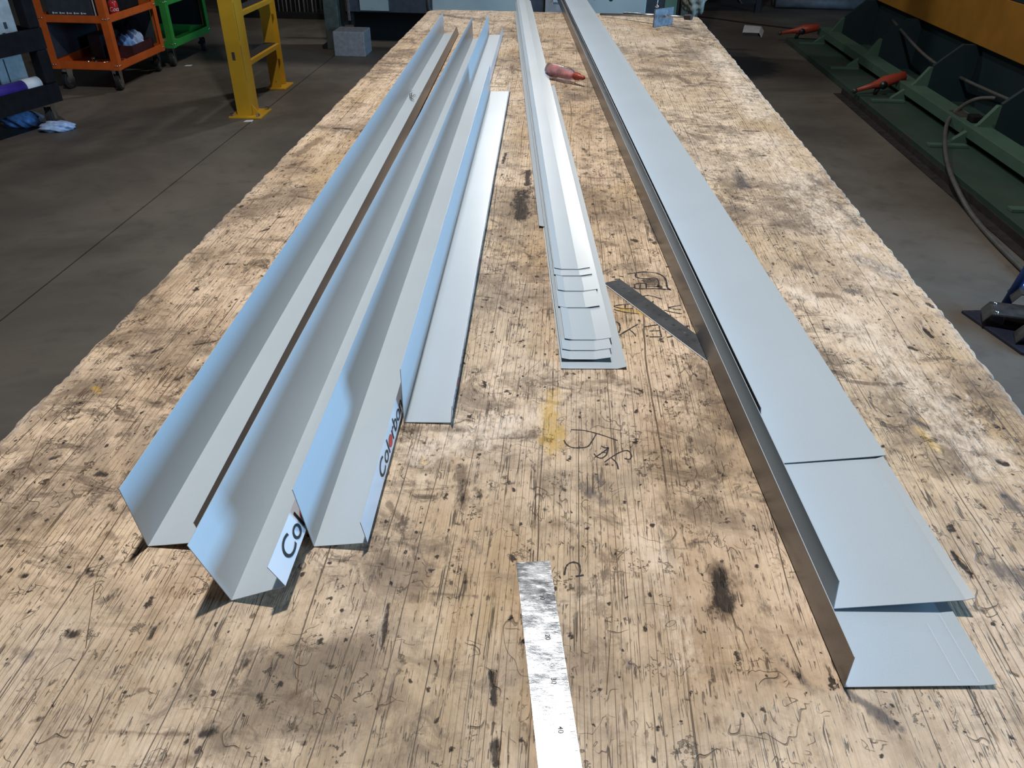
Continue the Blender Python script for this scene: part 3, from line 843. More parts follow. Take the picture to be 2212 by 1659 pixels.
# ------------------------------------------------------------------ small things on the bench
def flat_bar(name, label, category, a, b, width, thick, z, mat, bend=None, group=None):
    a, b = Vector(a), Vector(b)
    mid = (a + b) / 2
    d = (b - a).normalized()
    s = Vector((d.y, -d.x, 0))
    L = (b - a).length
    root = thing(name, label, category, (mid.x, mid.y, z))
    bm = bmesh.new()
    n = 24
    rows = []
    for i in range(n + 1):
        u = i / n
        c = (a + d * L * u) - mid
        c.z = bend(u) if bend else 0.0
        rows.append([bm.verts.new(c + s * k * width / 2 + Vector((0, 0, h))) for k, h in ((-1, 0), (1, 0), (1, thick), (-1, thick))])
    for i in range(n):
        for k in range(4):
            bm.faces.new((rows[i][k], rows[i][(k + 1) % 4], rows[i + 1][(k + 1) % 4], rows[i + 1][k]))
    bm.faces.new(rows[0])
    bm.faces.new(list(reversed(rows[-1])))
    bmesh.ops.recalc_face_normals(bm, faces=bm.faces)
    link('blade', bm, mat, root)
    return root, d, s, L

rule, d, s, L = flat_bar('steel_rule', 'scuffed bright silver steel rule lying in the foreground', 'ruler',
                         (-0.0068, 0.5014, 0), (0.0438, 0.150, 0), 0.0315, 0.0011, TOP + 0.0006, MAT['ruler'], bend=lambda u: 0.0005 * math.sin(u * 9.0 + 0.5) ** 2)
# worn stamped graduations
bm = bmesh.new()
for i in range(66):
    al = L * 0.5 - 0.006 - i * 0.005
    ln = 0.010 if i % 10 == 0 else (0.007 if i % 5 == 0 else 0.004)
    u = (L * 0.5 - al) / L
    zz = 0.0005 * math.sin(u * 9.0 + 0.5) ** 2 + 0.00125
    c = -d * al
    e = -s
    for side in (-1,):
        p0 = c + s * side * 0.0150
        p1 = p0 - s * side * ln
        q = [p0 - d * 0.00010, p1 - d * 0.00010, p1 + d * 0.00010, p0 + d * 0.00010]
        bm.faces.new([bm.verts.new(v + Vector((0, 0, zz))) for v in q])
link('graduations', bm, MAT['dark_steel'], rule)
for i, num in enumerate(('10', '20', '30', '40', '50', '60')):
    al = L * 0.5 - 0.040 - i * 0.042
    o = text_mesh(num, MAT['dark_steel'], 'stamped_number', rule)
    m = Matrix.Identity(4)
    ex, ey = d, -s
    if ex.cross(ey).z < 0: ey = s
    for r in range(3): m[r][0], m[r][1], m[r][2] = ex[r] * 0.006, ey[r] * 0.006, (0, 0, 1)[r]
    u = (L * 0.5 - al) / L
    o.matrix_local = Matrix.Translation(-d * al - s * 0.002 + Vector((0, 0, 0.0005 * math.sin(u * 9.0 + 0.5) ** 2 + 0.0013))) @ m

rule2, d, s, L = flat_bar('dark_steel_rule', 'dark tarnished rule lying slantwise between the metal strips', 'ruler',
                          (0.0915, 1.0965, 0), (0.2230, 0.8760, 0), 0.0300, 0.0009, TOP + 0.0001, MAT['dark_rule'])
bm = bmesh.new()
add_box(bm, -L / 2 + 0.002, L / 2 - 0.002, -0.0012, 0.0, 0.0, 0.0012)
o = link('bright_edge', bm, MAT['white'], rule2)
o.matrix_local = Matrix(((d.x, -d.y, 0, s.x * 0.0158), (d.y, d.x, 0, s.y * 0.0158), (0, 0, 1, 0), (0, 0, 0, 1)))
for k in range(14):
    q = text_mesh(str(k + 1), MAT['black_void'], 'stamped_number', rule2)
    ex, ey = d, Vector((-d.y, d.x, 0))
    m = Matrix.Identity(4)
    for r in range(3): m[r][0], m[r][1], m[r][2] = ex[r] * 0.006, ey[r] * 0.006, (0, 0, 1)[r]
    q.matrix_local = Matrix.Translation(d * (-L / 2 + 0.012 + k * 0.0155) + Vector((0, 0, 0.0011))) @ m

# clear plastic bottle with red contents
def lathe(name, prof, mat, parent, seg=18, smooth=True):
    bm = bmesh.new()
    rings = [[bm.verts.new((x, r * math.cos(2 * math.pi * k / seg), r * math.sin(2 * math.pi * k / seg))) for k in range(seg)] for x, r in prof]
    for i in range(len(rings) - 1):
        for k in range(seg):
            bm.faces.new((rings[i][k], rings[i + 1][k], rings[i + 1][(k + 1) % seg], rings[i][(k + 1) % seg]))
    bm.faces.new(rings[0])
    bm.faces.new(list(reversed(rings[-1])))
    bmesh.ops.recalc_face_normals(bm, faces=bm.faces)
    return link(name, bm, mat, parent, smooth=smooth)
a, b = Vector((-0.048, 2.480, 0)), Vector((0.062, 2.372, 0))
ang = math.atan2(b.y - a.y, b.x - a.x)
bot = thing('squeeze_bottle', 'clear plastic bottle with red contents and red ribbed tip', 'bottle', ((a.x + b.x) / 2, (a.y + b.y) / 2, TOP + 0.0245), ang)
LB = (b - a).length
h = LB / 2
lathe('bottle_body', [(-h, 0.012), (-h + 0.004, 0.0185), (-h + 0.03, 0.0205), (-h + 0.06, 0.019), (-h + 0.085, 0.0195), (-h + 0.10, 0.015), (-h + 0.112, 0.010)], MAT['clear'], bot)
lathe('red_contents', [(-h + 0.006, 0.004), (-h + 0.012, 0.013), (-h + 0.04, 0.012), (-h + 0.065, 0.008), (-h + 0.095, 0.0095), (-h + 0.106, 0.004)], plain('red_pigment', (0.78, 0.30, 0.29, 1), 0.7, vary=0.45, scale=60), bot)
lathe('nozzle', [(-h + 0.1125, 0.0095), (-h + 0.117, 0.0115), (-h + 0.119, 0.0085), (-h + 0.123, 0.0112), (-h + 0.125, 0.0085), (-h + 0.130, 0.0105), (-h + 0.133, 0.0075), (LB / 2 - 0.006, 0.0065), (LB / 2, 0.003)], MAT['lever_red'], bot)

# stop gauge with a square plate on a rod near the far corner
g = thing('stop_gauge', 'square steel plate on a rod with a small ball near the far corner', 'gauge', (0.392, 3.450, TOP))
pa, pb = Vector((0.354 - 0.392, 3.4115 - 3.450, 0)), Vector((0.437 - 0.392, 3.490 - 3.450, 0))
pd = (pb - pa).normalized()
pn = Vector((-pd.y, pd.x, 0)) * 0.006
prism('square_plate', [pa + Vector((0, 0, 0.0005)), pb + Vector((0, 0, 0.0005)), pb + Vector((0, 0, 0.0675)), pa + Vector((0, 0, 0.0675))], pn, MAT['gauge_plate'], g, bevel=0.001)
tube('rod', [(-0.245, 0.213, 0.008), (-0.01, 0.02, 0.036), (0.085, -0.058, 0.0455)], 0.005, MAT['chrome'], g)
tube('sleeve', [(-0.15, 0.135, 0.022), (-0.02, 0.0280, 0.035)], 0.008, MAT['steel'], g)
tube('end_nut', [(0.080, -0.054, 0.0450), (0.104, -0.074, 0.0474)], 0.0105, MAT['brown_angle'], g, seg=6, smooth=False)
tube('pin', [(pa.x + 0.006, pa.y + 0.008, 0.066), (pa.x + 0.006, pa.y + 0.008, 0.118)], 0.0018, MAT['chrome'], g)
bm = bmesh.new()
bmesh.ops.create_uvsphere(bm, u_segments=14, v_segments=10, radius=0.0075)
bmesh.ops.translate(bm, vec=(pa.x + 0.006, pa.y + 0.008, 0.078), verts=bm.verts)
link('ball_knob', bm, MAT['chrome'], g, smooth=True)

# ------------------------------------------------------------------ machine behind the bench end
m = thing('bench_end_machine', 'pale blue grey machine bed with dark seams behind the far bench end', 'machine', (0, 4.6, 0))
def mbox(name, x0, x1, y0, y1, z0, z1, mat, bev=0.0, parent=m): return box(name, x0, x1, y0 - 4.6, y1 - 4.6, z0, z1, MAT[mat], parent, bev)
mbox('front_panel', -0.735, -0.235, 4.60, 4.66, 0.12, 0.89, 'machine_panel', 0.004)
mbox('front_panel', -0.228, -0.125, 4.62, 4.66, 0.12, 0.89, 'grey_panel', 0.003)
mbox('front_panel', -0.118, 0.02, 4.61, 4.66, 0.12, 0.89, 'concrete', 0.003)
mbox('front_panel', 0.027, 0.425, 4.60, 4.66, 0.12, 0.89, 'machine_panel', 0.004)
mbox('plinth', -0.72, 0.42, 4.68, 5.3, 0.0, 0.119, 'black_void')
mbox('frame_body', -0.72, 0.42, 4.665, 5.3, 0.12, 0.86, 'black_void')
tube('corner_guard', [(-0.755, -0.01, 0.87), (-0.755, -0.01, 0.79), (-0.752, -0.01, 0.775), (-0.738, -0.01, 0.765)], 0.012, MAT['rubber'], m)
bm = bmesh.new()
bmesh.ops.create_circle(bm, cap_ends=True, segments=18, radius=0.011)
bmesh.ops.rotate(bm, matrix=Matrix.Rotation(math.pi / 2, 3, 'X'), verts=bm.verts)
hole = link('bolt_hole', bm, MAT['black_void'], m)
hole.location = (0.235, -0.0015, 0.848)
mbox('latch_plate', -0.075, -0.045, 4.603, 4.609, 0.825, 0.85, 'pale_grey')

post = thing('green_post', 'dark green steel post right of the far machine bed', 'post', (0.60, 5.0, 0))
box('column', -0.035, 0.035, -0.03, 0.03, 0.012, 1.2, MAT['machine_green'], post, 0.003)
box('foot_plate', -0.07, 0.07, -0.06, 0.06, 0, 0.0115, MAT['machine_green'], post)
bag = bmesh.new()
bmesh.ops.create_icosphere(bag, subdivisions=4, radius=1.0)
for v in bag.verts:
    nz = 0.16 * math.sin(v.co.x * 9 + v.co.z * 5) + 0.13 * math.sin(v.co.y * 11 - v.co.z * 13)
    v.co *= 1 + nz * 0.6
    v.co = Vector((v.co.x * 0.075, v.co.y * 0.05, v.co.z * 0.14))
bgo = link('plastic_bundle', bag, plain('crumpled_pale_plastic', (0.34, 0.33, 0.27, 1), 0.3, vary=0.4), None, smooth=True)
bgo.location = (0.735, 4.98, 0.86)
tag(bgo, 'crumpled pale plastic bundle hanging beside the green post', 'plastic bundle')
stub = box('bundle_stand', 0.71, 0.76, 4.96, 5.0, 0.0, 0.74, MAT['grey_panel'])
tag(stub, 'grey stand under the crumpled plastic bundle', 'stand')

# ------------------------------------------------------------------ press at the back left
pr = thing('press_machine', 'dark press with grey green column standing behind the left of the bench', 'machine', (-1.0, 7.6, 0))
def pbox(name, x0, x1, y0, y1, z0, z1, mat, bev=0.0): return box(name, x0 + 1.0, x1 + 1.0, y0 - 7.6, y1 - 7.6, z0, z1, MAT[mat], pr, bev)
pbox('column', -2.19, -2.06, 7.50, 7.75, 0.0, 2.2, 'pillar_green', 0.006)
pbox('column', 1.0, 1.14, 7.50, 7.75, 0.0, 2.2, 'pillar_green', 0.006)
pbox('bed_panel', -2.0, 0.99, 7.55, 7.62, 0.315, 1.1, 'grey_panel', 0.004)
pbox('side_plate', -2.05, -1.94, 7.58, 7.62, 0.2, 1.1, 'black_void')
pbox('ram', -2.05, 0.99, 7.5, 7.8, 1.2, 2.0, 'pillar_green', 0.006)
pbox('hollow_shade_sheet', -2.05, 0.99, 8.0, 8.05, 0.0, 1.2, 'black_void')  # black sheet painted for the shaded hollow behind the bed
pbox('foot', -2.24, -2.02, 7.51, 7.80, 0.0, 0.03, 'black_void')
pbox('bed_sheet', -1.86, -1.60, 7.535, 7.549, 0.33, 0.7, 'machine_panel')
pbox('hanging_hook', -1.98, -1.955, 7.53, 7.56, 0.24, 0.5, 'steel', 0.004)
blk = box('concrete_block', -2.045, -1.765, 7.20, 7.46, 0.0, 0.205, MAT['concrete'], None, 0.008)
tag(blk, 'grey concrete block on the floor at the foot of the dark press', 'concrete block')

# bars standing in a rack behind the ladder
rk = thing('bar_rack', 'dark floor rack holding upright grey bars behind the yellow ladder', 'rack', (-3.0, 9.2, 0))
box('rack_base', -0.55, 0.45, -0.12, 0.2, 0.0, 0.06, MAT['black_void'], rk)
box('rack_back', -0.55, 0.45, 0.16, 0.2, 0.0605, 1.6, MAT['black_void'], rk)
for i in range(19):
    x = -3.5 + i * 0.047 + random.uniform(-0.004, 0.004)
    r = random.uniform(0.006, 0.013)
    o = tube('steel_bar', [(0, 0, 0), (random.uniform(-0.006, 0.006), 0.06, 1.45)], r, MAT['pale_grey'] if i % 3 else MAT['white'], None, seg=8)
    o.location = (x, 9.16, 0.062)
    tag(o, 'thin grey bar standing upright in the dark floor rack', 'metal bar', 'bars upright in the rack')

# ------------------------------------------------------------------ yellow ladder
lad = thing('yellow_ladder', 'fixed yellow steel ladder with grip treads bolted to the floor', 'ladder', (-2.14, 5.25, 0))
def channel(name, x0, x1, y0, y1, z0, z1, open_right):
    bm = bmesh.new()
    t = 0.008
    add_box(bm, x0, x1, y0, y0 + t, z0, z1)
    add_box(bm, x0, x1, y1 - t, y1, z0, z1)
    xa = x1 - t if not open_right else x0
    add_box(bm, xa, xa + t, y0 + t, y1 - t, z0, z1)
    return link(name, bm, MAT['yellow'], lad)
channel('stile', -0.045, 0.050, -0.06, 0.090, 0.0125, 2.8, False)
channel('stile', -0.078, 0.003, 0.730, 0.850, 0.0125, 2.8, True)
pl = box('base_plate', -0.092, 0.128, -0.105, 0.125, 0.0, 0.012, MAT['yellow'], lad, 0.002)
p2 = box('base_plate', -0.11, 0.045, 0.70, 0.90, 0.0, 0.012, MAT['yellow'], lad, 0.002)
for (x, y) in ((-0.072, -0.085), (0.100, -0.075), (0.102, 0.105), (-0.072, 0.105)):
    tube('anchor_bolt', [(x, y, 0.0122), (x, y, 0.028)], 0.014, MAT['steel'], lad, seg=6, smooth=False)
prism('gusset', [(0.052, -0.03, 0.0125), (0.100, -0.03, 0.0125), (0.052, -0.03, 0.075)], (0, 0.008, 0), MAT['yellow'], lad)
for z in (0.325, 0.628, 0.93, 1.23):
    t_ = box('tread', -0.075, 0.035, 0.0915, 0.729, z - 0.03, z, MAT['yellow'], lad, 0.002)
    box('grip_strip', -0.068, 0.012, 0.10, 0.72, z + 0.0003, z + 0.004, MAT['rubber'], t_)
bm = bmesh.new()
for z in range(1, 11): add_box(bm, 0.0502, 0.0506, -0.048 + 0.001 * (z % 3), -0.044 + 0.001 * (z % 3), 0.25 * z - 0.02, 0.25 * z + 0.2)
link('bare_scratch', bm, MAT['steel'], lad)
box('chip_mark', -0.012, 0.008, -0.0606, -0.0602, 0.36, 0.41, MAT['bracket'], lad)

# ------------------------------------------------------------------ tool carts
def caster(parent, x, y, ztop, r, rot, hub, braked=False):
    c = bpy.data.objects.new('caster', None)
    c.location = (x, y, 0)
    c.rotation_euler = (0, 0, rot)
    COL.objects.link(c)
    c.parent = parent
    bm = bmesh.new()
    add_tube(bm, [(-0.016, 0, r), (-0.013, 0, r), (0.013, 0, r), (0.016, 0, r)], [r * 0.93, r, r, r * 0.93], 24)
    link('wheel', bm, MAT['rubber'], c, smooth=False)
    bm = bmesh.new()
    add_tube(bm, [(0.0165, 0, r), (0.020, 0, r)], r * 0.72, 20)
    add_tube(bm, [(-0.0165, 0, r), (-0.020, 0, r)], r * 0.72, 20)
    link('hub', bm, hub, c)
    bm = bmesh.new()
    for sx in (-1, 1):
        o = [(sx * 0.0215, -0.02, r - 0.012), (sx * 0.0215, 0.014, r - 0.012), (sx * 0.0215, 0.035, ztop - 0.008), (sx * 0.0215, -0.030, ztop - 0.008)]
        a_ = [bm.verts.new(p) for p in o]
        b_ = [bm.verts.new((p[0] + sx * 0.004, p[1], p[2])) for p in o]
        bm.faces.new(a_); bm.faces.new(b_)
        for i in range(4): bm.faces.new((a_[i], b_[i], b_[(i + 1) % 4], a_[(i + 1) % 4]))
    add_box(bm, -0.034, 0.034, -0.035, 0.04, ztop - 0.008, ztop - 0.0003)
    bmesh.ops.recalc_face_normals(bm, faces=bm.faces)
    link('fork', bm, MAT['chrome'], c)
    if braked:
        box('brake_pedal', -0.025, 0.025, -0.085, -0.035, r * 1.25, r * 1.25 + 0.02, MAT['black_plastic'], c, 0.003)
    return c

def steel_cart(name, label, x0, x1, y0, y1, zb, mat, panel_mat):
    root = thing(name, label, 'tool cart', ((x0 + x1) / 2, (y0 + y1) / 2, 0))
    hx, hy = (x1 - x0) / 2, (y1 - y0) / 2
    pw, t, top = 0.052, 0.004, 0.95
    def L_post(sx, sy):
        bm = bmesh.new()
        xa, xb = sorted((sx * hx, sx * (hx - pw)))
        ya, yb = sorted((sy * hy, sy * (hy - t)))
        add_box(bm, xa, xb, ya, yb, zb, top)
        xa, xb = sorted((sx * hx, sx * (hx - t)))
        ya, yb = sorted((sy * (hy - t), sy * (hy - pw)))
        add_box(bm, xa, xb, ya, yb, zb, top)
        return link('corner_post', bm, mat, root)
    for sx in (-1, 1):
        for sy in (-1, 1): L_post(sx, sy)
    for z, h in ((zb, 0.055), (zb + 0.315, 0.050), (0.90, 0.05)):
        bm = bmesh.new()
        i = 0.0045
        add_box(bm, -hx + i, hx - i, -hy + i, hy - i, z, z + 0.004)
        for sx in (-1, 1): add_box(bm, sx * (hx - i) - 0.0015, sx * (hx - i) + 0.0015, -hy + i, hy - i, z + 0.004, z + h)
        for sy in (-1, 1): add_box(bm, -hx + i, hx - i, sy * (hy - i) - 0.0015, sy * (hy - i) + 0.0015, z + 0.004, z + h)
        link('shelf_tray', bm, mat, root)
        bm = bmesh.new()
        for sx in (-1, 1):
            for sy in (-1, 1):
                for k in (0.012, 0.030):
                    cx, cz = sx * (hx - k), z + h * 0.55
                    bmesh.ops.create_uvsphere(bm, u_segments=8, v_segments=6, radius=0.006, matrix=Matrix.Translation((cx, sy * hy, cz)))
                    bmesh.ops.create_uvsphere(bm, u_segments=8, v_segments=6, radius=0.006, matrix=Matrix.Translation((sx * hx, sy * (hy - k), cz)))
        tag(link('rivets', bm, MAT['chrome'], root, smooth=True), kind='stuff')
    if panel_mat:
        box('rear_panel', -hx + 0.01, -hx + 0.014, -hy + 0.055, hy - 0.055, zb + 0.06, zb + 0.312, panel_mat, root)
        box('end_panel', -hx + 0.055, hx - 0.055, hy - 0.014, hy - 0.01, zb + 0.06, zb + 0.312, panel_mat, root)
    for sx in (-1, 1):
        for sy in (-1, 1):
            caster(root, sx * (hx - 0.06), sy * (hy - 0.06), zb, 0.057, 0.18 * sx, MAT['chrome'], sy > 0)
    return root

OX0, OX1, OY0, OY1, OZ = -3.752, -3.245, 5.750, 6.505, 0.15
steel_cart('orange_tool_cart', 'orange steel tool cart on casters left of the yellow ladder', OX0, OX1, OY0, OY1, OZ, MAT['orange'], MAT['grey_panel'])
steel_cart('green_tool_cart', 'bright green steel cart standing behind the orange one', -3.72, -3.205, 6.585, 7.35, OZ, MAT['green'], MAT['black_void'])

# things on the orange cart
def case_with_icons():
    r = thing('tool_case', 'dark slate case with a row of white icons on the orange cart', 'tool case', (-3.515, 5.830, OZ + 0.3195))
    box('case_body', -0.165, 0.165, -0.055, 0.055, 0, 0.36, MAT['grey_panel'], r, 0.006)
    for k in range(5):
        x = -0.125 + k * 0.052
        bm = bmesh.new()
        bmesh.ops.create_circle(bm, cap_ends=True, segments=6, radius=0.0075)
        bmesh.ops.rotate(bm, matrix=Matrix.Rotation(math.pi / 2, 3, 'X'), verts=bm.verts)
        i = link('printed_icon', bm, MAT['white'], r)
        i.location = (x, -0.0556, 0.055)
        box('printed_bar', x + 0.011, x + 0.032, -0.0558, -0.0554, 0.051, 0.058, MAT['white'], r)
    for k in range(3):
        box('printed_line', 0.02, 0.075 - 0.012 * (k % 2), -0.0558, -0.0554, 0.150 + k * 0.012, 0.1535 + k * 0.012, MAT['bracket'], r)
case_with_icons()
bk = thing('white_folder', 'white edged folder standing beside the slate case', 'folder', (-3.325, 5.835, OZ + 0.3195))
box('folder_body', -0.016, 0.016, -0.05, 0.05, 0, 0.34, MAT['white'], bk)
box('folder_spine', -0.004, 0.004, -0.054, -0.0505, 0, 0.34, MAT['black_plastic'], bk)
can = thing('drink_can', 'red drink can with white script on the orange cart', 'can', (-3.290, 5.96, OZ + 0.3195))
bm = bmesh.new()
add_tube(bm, [(0, 0, 0), (0, 0, 0.006), (0, 0, 0.10), (0, 0, 0.118)], [0.026, 0.0325, 0.0325, 0.026], 24)
link('can_body', bm, MAT['red'], can, smooth=True)
bm = bmesh.new()
add_tube(bm, [(0, 0, 0.1182), (0, 0, 0.1215)], 0.0265, 24)
link('can_lid', bm, MAT['chrome'], can)
sc_ = text_mesh('Coca', MAT['white'], 'script_lettering', can, shear=0.3)
w0, w1 = text_width(sc_)
for v in sc_.data.vertices:
    th = (v.co.x - (w0 + w1) / 2) * 0.036 / 0.0329
    v.co = Vector((0.0330 * math.cos(th), 0.0330 * math.sin(th), 0.050 + v.co.y * 0.040))
sc_.rotation_euler = (0, 0, math.radians(-50))
dk = box('dark_cloth_pile', -3.46, -3.33, 6.05, 6.44, OZ + 0.3195, OZ + 0.47, MAT['black_plastic'], None, 0.03)
tag(dk, 'black bundle behind the red can on the middle shelf', 'bundle')

def rag(name, label, loc, size, mat, seed, group=None, rz=0.0):
    bm = bmesh.new()
    bmesh.ops.create_icosphere(bm, subdivisions=4, radius=1.0)
    r_ = random.Random(seed)
    ph = [(r_.uniform(2.0, 6.5), r_.uniform(2.0, 6.5), r_.uniform(2.0, 6.5), r_.uniform(0, 6)) for _ in range(7)]
    for v in bm.verts:
        k = sum(abs(math.sin(v.co.x * a_ + v.co.y * b_ + v.co.z * c_ + d_)) for a_, b_, c_, d_ in ph) / 7
        v.co *= 0.55 + 0.75 * k
        v.co = Vector((v.co.x * size[0], v.co.y * size[1], max(v.co.z, -0.55) * size[2]))
    zmin = min(v.co.z for v in bm.verts)
    for v in bm.verts: v.co.z -= zmin
    o = link(name, bm, mat, None, smooth=True)
    o.location = loc
    o.rotation_euler = (0, 0, rz)
    return tag(o, label, 'rag', group)

LZ = OZ + 0.0045
tray = thing('parts_bin', 'dark red parts bin on the bottom shelf of the orange cart', 'bin', (-3.40, 6.27, LZ))
bm = bmesh.new()
add_box(bm, -0.10, 0.10, -0.17, 0.17, 0.0, 0.006)
for sx in (-1, 1): add_box(bm, sx * 0.10 - 0.003, sx * 0.10 + 0.003, -0.17, 0.17, 0.006, 0.10)
for sy in (-1, 1): add_box(bm, -0.097, 0.097, sy * 0.17 - 0.003, sy * 0.17 + 0.003, 0.006, 0.10)
link('bin_shell', bm, plain('dark_maroon_plastic', (0.06, 0.018, 0.022, 1), 0.5), tray)
rag('blue_rag', 'crumpled blue rag at the near end of the parts bin', (-3.39, 6.185, LZ + 0.007), (0.07, 0.055, 0.10), MAT['blue_cloth'], 3, 'rags in the parts bin')
rag('blue_rag', 'larger pale blue rag at the far end of the parts bin', (-3.395, 6.325, LZ + 0.007), (0.075, 0.068, 0.105), MAT['pale_blue_cloth'], 8, 'rags in the parts bin')
rag('black_glove', 'black glove heaped above the pale blue rag', (-3.40, 6.36, LZ + 0.185), (0.05, 0.05, 0.05), MAT['black_plastic'], 5)
pl_ = thing('red_pliers', 'red handled pliers on the bottom shelf of the orange cart', 'pliers', (-3.31, 5.98, LZ + 0.0005), 0.5)
tube('handle', smooth_path([(0, 0, 0.010), (0.03, 0.035, 0.010), (0.035, 0.085, 0.010)]), 0.008, MAT['lever_red'], pl_)
tube('handle', smooth_path([(0, 0, 0.026), (-0.03, 0.035, 0.022), (-0.04, 0.085, 0.012)]), 0.008, MAT['lever_red'], pl_)
tube('jaw', [(0, 0.005, 0.018), (0, -0.05, 0.014)], [0.013, 0.005], MAT['steel'], pl_)
for i, (x, y) in enumerate(((-3.60, 5.90), (-3.52, 5.86), (-3.56, 5.99), (-3.47, 5.93), (-3.43, 5.88), (-3.39, 5.99))):
    o = bpy.data.objects.new('socket_wrench', None)
    o.location = (x, y, LZ + 0.0005)
    o.rotation_euler = (0, 0, i * 1.1)
    COL.objects.link(o)
    tag(o, 'small steel socket handle scattered on the bottom orange shelf', 'hand tool', 'socket handles on the bottom shelf')
    tube('shaft', [(-0.045, 0, 0.010), (0.045, 0, 0.010)], 0.007, MAT['chrome'] if i % 2 else MAT['dark_steel'], o, seg=8)
    tube('socket', [(0.045, 0, 0.0), (0.045, 0, 0.030)], 0.014, MAT['dark_steel'] if i % 2 else MAT['chrome'], o, seg=10)
tub = box('grey_tub', -3.64, -3.53, 6.1, 6.4, LZ + 0.0005, LZ + 0.17, MAT['grey_panel'], None, 0.01)
tag(tub, 'grey tub standing deep on the bottom shelf of the orange cart', 'tub')
# on the green cart
gb = box('sawdust_heap', -3.40, -3.24, 6.68, 6.83, LZ + 0.0005, LZ + 0.03, plain('tan_offcut', (0.30, 0.22, 0.12, 1), 0.9, vary=0.5, scale=120), None, 0.012)
tag(gb, 'tan offcut lying on the bottom shelf of the green cart', 'offcut')
gb2 = box('brown_box', -3.42, -3.30, 7.0, 7.16, OZ + 0.32, OZ + 0.36, MAT['timber_brown'], None, 0.004)
tag(gb2, 'small brown box on the middle shelf of the green cart', 'box')

# black plastic cart at the left edge
U = Vector((-0.285, -0.958, 0))
rz = math.atan2(U.y, U.x)
bc = thing('black_service_cart', 'black plastic service cart loaded with boards at the left edge', 'service cart', (-3.19, 4.895, 0), rz)
# local x runs along the visible side towards the camera, local y = left-hand normal (away from the bench is -y)
def bcb(name, x0, x1, y0, y1, z0, z1, mat='black_plastic', bev=0.006): return box(name, x0, x1, y0, y1, z0, z1, MAT[mat], bc, bev)
for z0, z1 in ((0.150, 0.262), (0.462, 0.580), (0.86, 0.98)):
    bm = bmesh.new()
    add_box(bm, 0, 0.95, -0.5, 0, z0, z0 + 0.02)
    add_box(bm, 0, 0.95, -0.02, 0, z0 + 0.02, z1)
    add_box(bm, 0, 0.95, -0.5, -0.48, z0 + 0.02, z1)
    add_box(bm, 0, 0.02, -0.48, -0.02, z0 + 0.02, z1)
    add_box(bm, 0.93, 0.95, -0.48, -0.02, z0 + 0.02, z1)
    link('shelf_tray', bm, MAT['black_plastic'], bc)
for z0, z1 in ((0.2625, 0.4615), (0.5805, 0.8595)):
    for x in (0.0, 0.87):
        for y in (-0.08, -0.5):
            bcb('leg_post', x + 0.002, x + 0.078, y + 0.002, y + 0.078, z0, z1, 'black_plastic', 0.01)
for x in (0.07, 0.88):
    for y in (-0.06, -0.44):
        caster(bc, x, y, 0.150, 0.060, math.pi / 2 + 0.5, MAT['bracket'])
def on_cart(x, y, z):
    d_ = Vector((math.cos(rz), math.sin(rz), 0))
    n_ = Vector((-math.sin(rz), math.cos(rz), 0))
    return Vector((-3.19, 4.895, z)) + d_ * x + n_ * y
def cart_box(name, label, category, x0, x1, y0, y1, z0, z1, mat, extra=None):
    c = on_cart((x0 + x1) / 2, (y0 + y1) / 2, z0)
    r = thing(name, label, category, c, rz)
    hx, hy = (x1 - x0) / 2, (y1 - y0) / 2
    box('shell', -hx, hx, -hy, hy, 0, z1 - z0, MAT[mat], r, 0.006)
    if extra: extra(r, hx, hy, z1 - z0)
    return r
def lid_lines(r, hx, hy, h_):
    box('recess', -hx * 0.75, hx * 0.6, hy + 0.0002, hy + 0.003, h_ * 0.30, h_ * 0.36, MAT['grey_panel'], r)
    box('recess', hx * 0.35, hx * 0.42, hy + 0.0002, hy + 0.003, h_ * 0.36, h_ * 0.95, MAT['grey_panel'], r)
cart_box('pale_carton', 'pale grey carton on the bottom shelf of the black cart', 'carton', 0.085, 0.28, -0.40, -0.13, 0.1705, 0.44, 'pale_grey', lid_lines)
cart_box('narrow_carton', 'narrow pale carton nearer the camera on the bottom shelf', 'carton', 0.31, 0.40, -0.40, -0.15, 0.1705, 0.43, 'white')
def spots(r, hx, hy, h_):
    for x, z in ((-0.4, 0.3), (0.1, 0.35), (-0.15, 0.15), (0.45, 0.28), (0.3, 0.12), (0.6, 0.5)):
        box('dark_cutout', hx * x, hx * x + 0.02, hy + 0.0002, hy + 0.003, h_ * z, h_ * z + 0.035, MAT['grey_panel'], r)
cart_box('socket_board', 'pale board with dark cutouts on the middle shelf of the black cart', 'board', 0.09, 0.30, -0.30, -0.09, 0.4825, 0.845, 'pale_grey', spots)
cart_box('white_bag', 'white bag at the left edge on the middle shelf', 'bag', 0.36, 0.62, -0.24, -0.03, 0.4825, 0.83, 'white')
pt = thing('purple_roll', 'purple wrapped roll with a white label on the black cart', 'roll', on_cart(0.09, -0.065, 0.222), rz)
tube('wrap', [(0.11, 0, 0.045), (0.52, 0, 0.045)], 0.042, MAT['purple'], pt, seg=20)
tube('label_band', [(0.0, 0, 0.045), (0.1095, 0, 0.045)], 0.043, MAT['white'], pt, seg=20)
box('roll_rest', 0.0, 0.5, -0.03, 0.03, -0.0505, 0.002, MAT['black_plastic'], pt)
rag('floor_rag', 'crumpled pale blue rag on the floor beside the cart wheel', (-3.195, 4.760, 0.0), (0.10, 0.060, 0.035), MAT['pale_blue_cloth'], 12, None, 0.4)
rag('floor_rag', 'darker blue rag under the black cart behind its wheel', (-3.46, 4.83, 0.0), (0.12, 0.06, 0.06), MAT['blue_cloth'], 15, None, 0.2)

